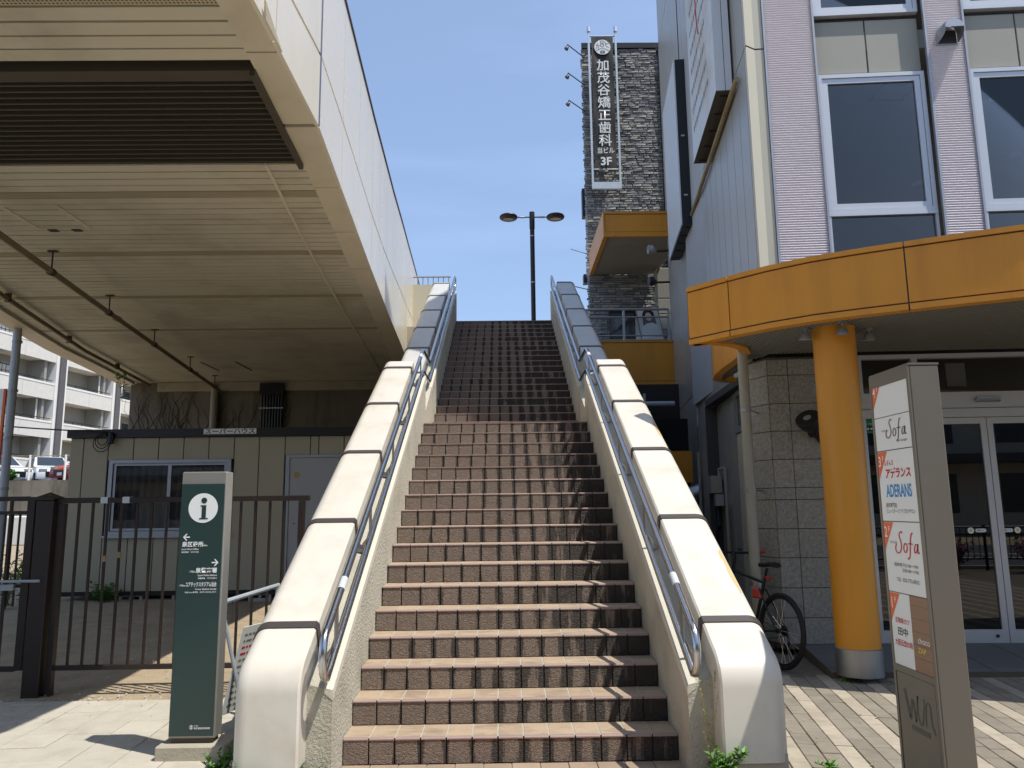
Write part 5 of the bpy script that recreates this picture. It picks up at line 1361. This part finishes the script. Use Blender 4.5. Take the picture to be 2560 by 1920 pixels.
cl_ = MB(); nx_, nz_ = 10, 40; vs = []
for j in range(nz_+1):
    for i in range(nx_+1):
        u, v = i/nx_, j/nz_; pinch = .018*math.sin(v*math.pi*5)**2*(1 if i in (0, nx_) else 0)*(1 if i == 0 else -1)
        vs.append((2.715+.655*u+pinch, yb-.01+.02*math.sin(u*7+v*9)*math.sin(v*6), 11.17+4.16*v))
cl_.add(vs, [(j*(nx_+1)+i, j*(nx_+1)+i+1, (j+1)*(nx_+1)+i+1, (j+1)*(nx_+1)+i) for j in range(nz_) for i in range(nx_)], 0, True); clo = cl_.build('cloth', 'banner_cloth', bn_)
yt = yb-.045; cxb = 3.045
def bt(s, size, z, sx=1.0, b=.02): text(s, size, 'ink_white', clo, (cxb, yt, z), (1, 0, 0), (0, 0, 1), 'CENTER', sx, b)
for i, ch in enumerate('加茂谷矯正歯科'): bt(ch, .385, 14.26-i*.395, 1.0, .012)
bt('当ビル', .20, 11.64, .85, .015); bt('3F', .34, 11.27, 1.0, .03)
m = MB(); cz = 14.98; m.add([(cxb+.24*math.cos(i*math.pi/20), yt, cz+.24*math.sin(i*math.pi/20)) for i in range(40)], [tuple(range(40))]); lg = m.build('round_emblem', 'ink_white', clo)
m = MB()
def ln(*p):
    for a, b in zip(p, p[1:]):
        a, b = Vector((cxb+a[0], yt-.004, cz+a[1])), Vector((cxb+b[0], yt-.004, cz+b[1])); d = (b-a).normalized(); nn = Vector((-d.z, 0, d.x))*.006; m.quad(a-nn, b-nn, b+nn, a+nn)
ln((-.19, .06), (-.10, .06), (-.13, -.08)); ln((-.15, .14), (-.16, .0), (-.2, -.06)); ln((-.05, .20), (.03, .20), (.03, .13), (-.05, .13), (-.05, .20)); ln((-.06, .10), (.04, .10), (.04, .03), (-.06, .03), (-.06, .10))
ln((.07, .19), (.12, .02), (.2, -.02)); ln((.08, .1), (.2, .12)); ln((.15, .19), (.17, .16)); ln((-.2, -.12), (0, -.02), (.2, -.12)); ln((-.06, -.12), (.06, -.20), (.06, -.12), (-.06, -.20), (-.06, -.12)); ln((0, -.09), (.07, -.16), (0, -.22), (-.07, -.16), (0, -.09))
m.build('emblem_lines', 'banner_cloth', lg)
for i, z in enumerate((14.85, 13.95, 13.1)):
    t = T('banner_spotlight', ['topmost small spotlight on an arm left of the banner', 'middle small spotlight on an arm left of the banner', 'lowest small spotlight on an arm left of the banner'][i], 'spotlight', (2.48, YS-.2, z), 0, 'banner spotlights')
    MB().tube([(2.52, YS-.05, z), (1.97, YS-.75, z-.03), (1.95, YS-.75, z-.10)], .016, 6).build('arm', 'black_paint', t)
    MB().lathe([(0, .05), (.03, .04), (.06, -.03), (.065, -.06), (0, -.05)], 12, Matrix.Translation((1.96, YS-.75, z-.13)) @ Matrix.Rotation(rad(35), 4, 'Y')).build('lamp_head', 'black_paint', t)
for i, (z, h, lab) in enumerate(((9.85, .86, 'narrow dark sign edge projecting from the stone corner below the banner'), (7.85, .26, 'small dark bracket box on the stone corner'))):
    tag(B('side_sign', 'black_paint', None, 2.36-.02*i, 2.45, YS-.01, YS+.25, z, z+h, bev=.005), lab, 'sign')
for i, z in enumerate((8.75, 7.68)):
    tag(MB().tube([(2.47, YS+.1, z), (1.95, YS-.5, z-.06)], .014, 6).build('bracket_rod', 'galv'), ['upper thin rod sticking out from the stone corner', 'lower thin rod sticking out from the stone corner'][i], 'rod', 'rods on the stone corner')
# orange balcony, its railing, and the orange canopy above
bl_ = T('orange_balcony', 'orange clad balcony slab at the head of the stairs', 'balcony', (3.2, 19, 4.3))
B('fascia', 'orange', bl_, 2.30, 4.09, 18.0, 18.05, 4.45, 5.375); B('lower_band', 'orange', bl_, 2.30, 4.09, 17.98, 18.06, 4.27, 4.435); B('top_band', 'orange', bl_, 2.30, 4.09, 17.98, 18.06, 5.385, 5.42)
B('slab', 'trim_dark', bl_, 2.31, 4.4, 18.06, 21.2, 4.6, 5.38); B('side_fascia', 'orange', bl_, 2.26, 2.299, 17.98, 21.0, 4.27, 5.42)
ral = T('balcony_railing', 'steel tube railing with glass on the orange balcony', 'railing', (3.1, 18.1, 5.42))
for z, r_ in ((6.22, .03), (6.03, .022), (5.57, .02), (5.46, .02)): MB().tube([(2.02, 18.1, z), (4.03, 18.1, z)], r_, 8).build('rail', 'steel_dull', ral)
for x in (2.05, 2.93, 4.02): B('post', 'steel_dull', ral, x-.025, x+.025, 18.07, 18.13, 5.42, 6.2)
B('pane', 'pane_clear', ral, 2.08, 4.0, 18.10, 18.108, 5.60, 6.01)
B('end_rail', 'steel_dull', ral, 2.03, 2.06, 18.14, 20.5, 6.19, 6.23)
uc = T('upper_canopy', 'orange box canopy above the balcony against the stone wall', 'canopy', (3.3, 19.5, 8))
B('fascia', 'orange', uc, 2.54, 4.12, 18.0, 18.05, 8.16, 8.60); B('top_band', 'orange', uc, 2.53, 4.12, 17.98, 18.06, 8.615, 8.67); B('lower_band', 'orange', uc, 2.53, 4.12, 17.98, 18.06, 8.03, 8.145)
B('side_fascia', 'orange', uc, 2.49, 2.529, 17.98, 21.15, 8.03, 8.67); B('soffit', 'balc_soffit', uc, 2.60, 4.4, 18.061, 21.15, 8.06, 8.6); B('soffit_edge', 'orange', uc, 2.53, 2.599, 18.061, 21.15, 8.03, 8.6)
bp2 = T('block_pillar', 'grey split-block pillar beside the balcony', 'pillar', (4.45, 20.6, 5.4))
for k in range(6): B('stone_block', 'granite', bp2, 4.28, 4.75, 20.5, 20.95, 5.40+k*.44, 5.825+k*.44, bev=.015)
dw = T('balcony_door', 'dark glass door with a lit strip behind the balcony railing', 'door', (3.4, 21, 5.4))
B('frame', 'black_paint', dw, 3.02, 4.2, YS-.14, YS-.10, 5.4, 7.0); B('leaf', 'trim_dark', dw, 3.05, 3.72, YS-.165, YS-.141, 5.42, 6.9); B('side_light', 'apt_white', dw, 3.75, 4.15, YS-.165, YS-.141, 5.45, 6.75)
es = T('poster_easel', 'framed portrait poster of a long-haired figure in white leaning on the balcony', 'poster', (4.0, 19.4, 5.4))
R = Matrix.Translation((3.93, 19.45, 5.55)) @ Matrix.Rotation(rad(-7), 4, 'Y') @ Matrix.Rotation(rad(-10), 4, 'X')
m = MB(); m.box(-.30, .30, 0, .03, 0, 1.15, mx=R); m.build('frame', 'frame_wood', es)
m = MB(); m.box(-.275, .275, -.006, -.001, .025, 1.125, mx=R); pf_ = m.build('print', 'poster', es)
def flat(pts, name, mt, off):
    m = MB(); m.add([R @ Vector((x, off, z)) for x, z in pts], [tuple(range(len(pts)))]); m.build(name, mt, pf_)
ell = lambda cx_, cz_, rx, rz_, n=20: [(cx_+rx*math.cos(i*2*math.pi/n), cz_+rz_*math.sin(i*2*math.pi/n)) for i in range(n)]
flat([(-.15, .98), (-.08, 1.08), (.08, 1.08), (.15, .98), (.18, .60), (.12, .42), (-.12, .42), (-.18, .60)], 'hair_shape', 'hair', -.008)
flat([(-.25, .30), (-.2, .62), (-.07, .70), (.07, .70), (.2, .62), (.25, .30)], 'shirt_shape', 'sign_white', -.009)
flat(ell(0, .88, .085, .12), 'face_shape', 'skin', -.010)
flat([(-.2, .12), (.2, .12), (.2, .15), (-.2, .15)], 'caption', 'ink_grey', -.009)
ep = T('roof_pipes', 'grey pipes and valves in the dark void under the balcony', 'pipes', (3.4, 17, 3.2))
MB().tube([(2.75, 16.6, .5), (2.75, 16.6, 3.5), (3.2, 16.6, 3.5)], .055, 10).build('pipe', 'pipe_grey', ep)
MB().tube([(2.75, 16.7, 3.72), (3.75, 16.7, 3.72)], .06, 10).build('pipe', 'galv', ep); MB().tube([(3.1, 16.7, 3.72), (3.1, 16.7, 3.95)], .035, 8).build('valve', 'galv', ep)
MB().tube([(3.0, 16.9, .5), (3.0, 16.9, 3.4)], .05, 10).build('pipe', 'slat_dark', ep)
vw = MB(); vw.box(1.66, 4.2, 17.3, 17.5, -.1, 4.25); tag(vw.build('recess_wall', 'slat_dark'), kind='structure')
# ================================================================== pylon sign of the shop building
sp_ = T('pylon_sign', 'tall beige metal pylon sign listing the shops by floor', 'sign', (2.3, 4.3, 0))
SX0, SX1, SY0, SY1, SZ = 2.20, 2.365, 4.09, 4.535, 2.25
B('body', 'pylon_taupe', sp_, SX0+.004, SX1, SY0, SY1, -.12, SZ, bev=.006)
B('top_lip', 'pylon_taupe', sp_, SX0-.002, SX1+.002, SY0-.002, SY1+.002, SZ+.001, SZ+.012)
# face looks to -x; u runs from far (left in view) to near
def FP(u, z, o=0.0): return (SX0-.004-o, SY1-u, z)
XU, ZU = (0, -1, 0), (0, 0, 1)
W_ = SY1-SY0
fr = MB()
for u0, u1, z0, z1 in ((0, W_, 2.18, SZ), (0, .022, .0, 2.18), (W_-.022, W_, .0, 2.18), (.022, W_-.022, .585, .62)):
    fr.box(SX0-.006, SX0+.003, SY1-u1, SY1-u0, z0, z1)
fr.build('face_frame', 'pylon_taupe', sp_)
pan = [(1.775, 2.175, '4F'), (1.50, 1.765, None), (1.11, 1.49, '3F'), (.985-.26, 1.10, '2F')]
def panel(z0, z1, name='sign_panel', m='sign_white', u0=.024, u1=None):
    u1 = u1 or W_-.024
    return B(name, m, sp_, SX0-.0035, SX0+.003, SY1-u1, SY1-u0, z0, z1)
def tri(par, z1, label):
    m = MB(); m.add([FP(.025, z1-.002, .0005), FP(.14, z1-.002, .0005), FP(.025, z1-.16, .0005)], [(0, 2, 1)]); t = m.build('floor_mark', 'ink_orange', par)
    text(label[0], .085, 'ink_white', t, FP(.032, z1-.085, .001), XU, ZU, 'LEFT', .75, .01); text(label[1], .045, 'ink_white', t, FP(.078, z1-.055, .001), XU, ZU, 'LEFT', .8, .005)
def pt(par, s, size, u, z, m, al='LEFT', sx=1.0, b=0.0, sh=0.0): text(s, size, m, par, FP(u, z, .001), XU, ZU, al, sx, b, shear=sh)
p4 = panel(2.003, 2.212); tri(p4, 2.212, '4F')
pq = panel(1.810, 1.998)
p3 = panel(1.410, 1.804); tri(p3, 1.804, '3F')
p2 = panel(1.018, 1.404); tri(p2, 1.404, '2F')
p1 = panel(.622, 1.012, u1=.240); tri(p1, 1.012, '1F')
pw = panel(.622, 1.012, 'wood_panel', 'wood_print', .242)
# script lettering drawn as flowing strokes
def stroke(par, pts, w_, m):
    n = 60; out = []
    P_ = [Vector((a, b, 0)) for a, b in pts]
    def cr(p0, p1, p2, p3, t): return .5*((2*p1)+(p2-p0)*t+(2*p0-5*p1+4*p2-p3)*t*t+(3*p1-p0-3*p2+p3)*t**3)
    for i in range(len(P_)-1):
        a, b, c, d = P_[max(i-1, 0)], P_[i], P_[i+1], P_[min(i+2, len(P_)-1)]
        for k in range(8): out.append(cr(a, b, c, d, k/8))
    out.append(P_[-1]); mb = MB(); L_ = []
    for i, p in enumerate(out):
        t = (out[min(i+1, len(out)-1)]-out[max(i-1, 0)]); t = t.normalized() if t.length > 1e-9 else Vector((1, 0, 0))
        w2 = w_*(.45+.55*abs(t.y)); nn = Vector((-t.y, t.x, 0))*w2
        L_ += [FP((p+nn).x, (p+nn).y, .0012), FP((p-nn).x, (p-nn).y, .0012)]
    mb.add(L_, [(2*i, 2*i+1, 2*i+3, 2*i+2) for i in range(len(out)-1)]); return mb
def sofa(par, u, z, kx, kz, m):
    S_ = lambda *pts: [(u+kx*a, z+kz*b) for a, b in pts]
    a = MB()
    for q in (S_((.62, 1.0), (.55, 1.08), (.42, 1.0), (.38, .85), (.46, .65), (.50, .42), (.42, .15), (.22, .02), (.06, .1), (.03, .3), (.12, .45)),
              S_((.86, .52), (.74, .48), (.66, .3), (.70, .12), (.82, .1), (.92, .28), (.90, .46), (.80, .52)),
              S_((1.42, 1.0), (1.34, 1.02), (1.24, .8), (1.15, .3), (1.08, -.08), (.98, -.22), (.92, -.15)), S_((1.02, .5), (1.18, .53), (1.36, .5)),
              S_((1.72, .5), (1.58, .5), (1.46, .3), (1.48, .12), (1.6, .16), (1.70, .4), (1.74, .52), (1.70, .25), (1.72, .1), (1.82, .14))):
        b = stroke(par, q, kx*.04, m); a.add(b.v, b.f)
    a.build('script_lettering', m, par)
def pf(par, s, size, u0, u1, z, m, b=0.0, sh=0.0): text(s, size, m, par, FP(u0, z, .001), XU, ZU, 'LEFT', 1, b, shear=sh, fit=u1-u0)
sofa(pq, .146, 1.874, .125, .098, 'ink_brown'); pf(pq, 'hair & make', .022, .100, .175, 1.915, 'ink_grey'); pf(pq, 'prestige', .020, .275, .375, 1.848, 'ink_grey', sh=.2)
pf(p3, 'レディス', .036, .098, .195, 1.722, 'ink_red', .02); pf(p3, 'アデランス', .060, .098, .372, 1.655, 'ink_red', .035, .1)
pf(p3, 'ADERANS', .098, .096, .375, 1.545, 'ink_blue', .02)
pf(p3, '[眉毛専門店]', .028, .078, .198, 1.488, 'ink_grey', .01); pf(p3, 'ビューステージ アイブロウサロン', .026, .078, .388, 1.455, 'ink_grey', .01)
sofa(p2, .141, 1.232, .140, .112, 'ink_red'); pf(p2, 'hair & make', .024, .085, .165, 1.285, 'ink_grey')
pf(p2, '営業時間 平日 9:00～19:00', .023, .112, .362, 1.162, 'ink_grey', .01); pf(p2, '日祝 9:00～17:00', .023, .195, .362, 1.134, 'ink_grey', .01)
pf(p2, 'TEL  022-772-8032', .029, .127, .364, 1.080, 'ink_grey', .01)
pf(p1, '名物串カツ', .034, .066, .220, .852, 'ink_red', .012, .1); pf(p1, '田中', .048, .084, .190, .788, 'ink_black', .012); pf(p1, '大阪伝統の味', .038, .046, .236, .730, 'ink_red', .012, .1)
for k in range(1, 6):
    m = MB(); z = .622+k*.068; m.quad(FP(.244, z, .0003), FP(.244, z+.005, .0003), FP(W_-.026, z+.005, .0003), FP(W_-.026, z, .0003)); m.f = [f[::-1] for f in m.f]; m.build('board_line', 'ink_brown', pw)
pf(pw, 'choco', .046, .292, .408, .772, 'ink_white', .004); pf(pw, 'ZAP', .040, .290, .366, .722, 'ink_yellow', .004)
lo_ = panel(.02, .582, 'lower_panel', 'pylon_taupe', .03, W_-.03)
for pts, wd in (([(.10, .50), (.14, .36)], .012), ([(.145, .35), (.175, .46), (.20, .35)], .008), ([(.20, .35), (.235, .49)], .004), ([(.235, .49), (.225, .40), (.25, .345), (.275, .38), (.30, .49)], .004), ([(.30, .35), (.315, .46), (.35, .47), (.36, .38), (.385, .33)], .005)):
    stroke(lo_, pts, wd, '').build('brand_stroke', 'brand_grey', lo_)
m = MB(); m.quad(FP(.15, .30, .001), FP(.15, .325, .001), FP(.33, .325, .001), FP(.33, .30, .001)); m.f = [f[::-1] for f in m.f]; m.build('brand_bar', 'brand_grey', lo_)

# stands a little nearer the kerb and slightly smaller than first laid out
sp_.location = (2.2195, 4.1495, .053); sp_.scale = (.965, .965, .965)

# ================================================================== bicycle parked in the alley mouth
BA = rad(16)      # heading turned to the left of straight away
bk = T('bicycle', 'black bicycle with a red grip leaning in the alley behind the right parapet', 'bicycle', (2.55, 7.42, 0), BA)
# local: +y forward, rear axle over the origin
BM = lambda name, m, mb, par=bk: mb.build(name, m, par, world=False)
Rw = .345
LEAN = Matrix.Rotation(rad(4), 4, 'Y')
def wheel(y):
    ring = lambda r, n=40: [LEAN @ Vector((0, y+r*math.cos(i*2*math.pi/n), Rw+r*math.sin(i*2*math.pi/n))) for i in range(n)]
    w_ = BM('wheel', 'rubber', MB().tube(ring(Rw-.019), .021, 10, closed=True))
    BM('rim', 'bike_black', MB().tube(ring(Rw-.045), .012, 8, closed=True), w_)
    m = MB()
    for i in range(28):
        a = i*2*math.pi/28; s = (.03 if i % 2 else -.03); a2 = a+(.35 if i % 4 < 2 else -.35)
        m.tube([LEAN @ Vector((s, y+.02*math.cos(a2), Rw+.02*math.sin(a2))), LEAN @ Vector((0, y+(Rw-.05)*math.cos(a), Rw+(Rw-.05)*math.sin(a)))], .0011, 4)
    BM('spoke', 'chrome', m, w_)
    BM('hub', 'bike_black', MB().tube([LEAN @ Vector((-.055, y, Rw)), LEAN @ Vector((.055, y, Rw))], .022, 12), w_)
wheel(0); wheel(1.03)
def TB(pts, r, n=10): return MB().tube([LEAN @ Vector(p) for p in pts], r, n)
bb = (0, .43, .29); st_top = (0, .27, .76); hd_b, hd_t = (0, .86, .66), (0, .81, .84)
m = MB()
for a, b, r in ((bb, st_top, .016), (bb, hd_b, .020), (st_top, hd_t, .016), (hd_b, hd_t, .019)): m.tube([LEAN @ Vector(a), LEAN @ Vector(b)], r, 12)
for s in (-.06, .06):
    m.tube([LEAN @ Vector((s, 0, Rw)), LEAN @ Vector((s*.6, .3, .70))], .008, 8); m.tube([LEAN @ Vector((s, 0, Rw)), LEAN @ Vector((s*.7, .38, .29))], .009, 8)
BM('frame', 'bike_black', m)
m = MB()
for s in (-.05, .05): m.tube([LEAN @ Vector((s, .87, .64)), LEAN @ Vector((s, 1.03, Rw))], .012, 8)
BM('fork', 'bike_black', m)
BM('seat_post', 'bike_black', TB([st_top, (0, .22, .90)], .0135))
m = MB(); vs = []
for k, (y, w_, z) in enumerate(((.07, .055, .935), (.10, .075, .945), (.18, .06, .94), (.27, .028, .93), (.345, .018, .925))):
    for t in range(8):
        a = t*2*math.pi/8; vs.append(LEAN @ Vector((w_*math.cos(a), y, z+.022*math.sin(a))))
m.add(vs, [(k*8+t, k*8+(t+1) % 8, (k+1)*8+(t+1) % 8, (k+1)*8+t) for k in range(4) for t in range(8)]+[tuple(range(7, -1, -1)), tuple(range(32, 40))], 0, True); BM('saddle', 'rubber', m)
BM('stem', 'bike_black', TB([hd_t, (0, .78, .99), (0, .83, 1.02)], .015))
BM('handlebar', 'bike_black', TB([(-.32, .77, 1.05), (-.12, .83, 1.02), (.12, .83, 1.02), (.32, .77, 1.05)], .0125))
for s in (-1, 1):
    BM('grip', 'bike_red' if s > 0 else 'rubber', TB([(s*.22, .80, 1.034), (s*.35, .76, 1.054)], .020, 12))
    BM('brake_lever', 'chrome', TB([(s*.19, .83, 1.02), (s*.24, .88, 1.0), (s*.35, .85, .985)], .007, 8))
BM('bell', 'bike_black', MB().lathe([(0, .03), (.022, .024), (.026, .0), (0, 0)], 14, LEAN @ Matrix.Translation((.10, .83, 1.04))))
BM('frame_bag', 'bike_red', MB().bbox(-.03, .03, .30, .44, .60, .70, .015, mx=LEAN))
BM('tail_light', 'ink_red', MB().bbox(-.03, .03, .19, .22, .80, .825, .006, mx=LEAN))
BM('cassette', 'bike_black', MB().lathe([(.022, -.015), (.05, -.015), (.05, -.012), (.035, .015), (.022, .015)], 18, LEAN @ Matrix.Translation((.04, 0, Rw)) @ Matrix.Rotation(rad(90), 4, 'Y')))
BM('rear_derailleur', 'bike_black', TB([(.055, -.01, Rw-.03), (.06, -.03, Rw-.10), (.06, .02, Rw-.17)], .014, 8))
BM('crankset', 'bike_black', MB().lathe([(.02, -.004), (.09, -.004), (.09, .004), (.02, .004)], 22, LEAN @ Matrix.Translation((.055, .43, .29)) @ Matrix.Rotation(rad(90), 4, 'Y')))
BM('crank_arm', 'bike_black', TB([(.08, .43, .29), (.085, .36, .14)], .010, 8)); BM('crank_arm', 'bike_black', TB([(-.08, .43, .29), (-.085, .50, .44)], .010, 8))
for s, y, z in ((1, .36, .14), (-1, .50, .44)): BM('pedal', 'rubber', MB().bbox(s*.09 if s > 0 else -.17, s*.17 if s > 0 else -.09, y-.04, y+.04, z-.012, z+.012, .005, mx=LEAN))
m = MB(); m.tube([LEAN @ Vector((.045, .0, Rw+.045)), LEAN @ Vector((.055, .43, .38))], .004, 5); m.tube([LEAN @ Vector((.045, .0, Rw-.045)), LEAN @ Vector((.055, .43, .20))], .004, 5); BM('chain', 'bike_black', m)
m = MB()
for s in (-1, 1): m.tube([LEAN @ Vector((s*.17, .85, 1.02)), LEAN @ Vector((s*.12, .97, 1.07)), LEAN @ Vector((s*.03, .96, .92)), LEAN @ Vector((0, .86, .78))], .0035, 5)
BM('brake_cable', 'rubber', m)

# ================================================================== across the street (reflected in the doors)
gf = T('street_fence', 'dark street fence along the kerb, reflected in the shop doors', 'fence', (6, -2.3, 0))
for z in (.25, .95): MB().tube([(-1, -2.3, z), (16, -2.3, z)], .025, 6).build('rail', 'fence_brown', gf)
for k in range(9): MB().tube([(-1+k*2.1, -2.3, -.05), (-1+k*2.1, -2.3, 1.0)], .035, 8).build('post', 'fence_brown', gf)
fb_ = MB()
for k in range(130): fb_.box(-.9+k*.13, -.885+k*.13, -2.307, -2.293, .26, .94)
fb_.build('fence_bars', 'fence_brown', gf, kind='stuff')
for i, (x, y) in enumerate(((8.5, -1.5), (10.1, -1.6), (11.5, -1.5), (13.2, -1.6))):
    t = plant('azalea_bush', ['pink azalea bush reflected in the left shop door', 'pink azalea bush reflected at the door meeting stiles', 'pink azalea bush reflected in the right shop door', 'pink azalea bush farthest right by the street fence'][i],
              'shrub', (x, y, 0), 700, .75, .6, .10, 50+i, ('azalea', 'leaf_b', 'azalea'), 40, 'azaleas by the kerb')
ob = T('opposite_building', 'pale low building across the road, reflected in the glass', 'building', (8, -24, 0))
B('wall', 'opp_wall', ob, -30, 40, -36, -24, 0, 11)
for k in range(11):
    for z in (1.0, 4.4, 7.8): B('window', 'apt_glass', ob, -28+k*6, -24+k*6, -24.05, -23.98, z, z+1.9)
B('canopy', 'trim_dark', ob, -30, 40, -23.97, -22.2, 3.4, 3.8)
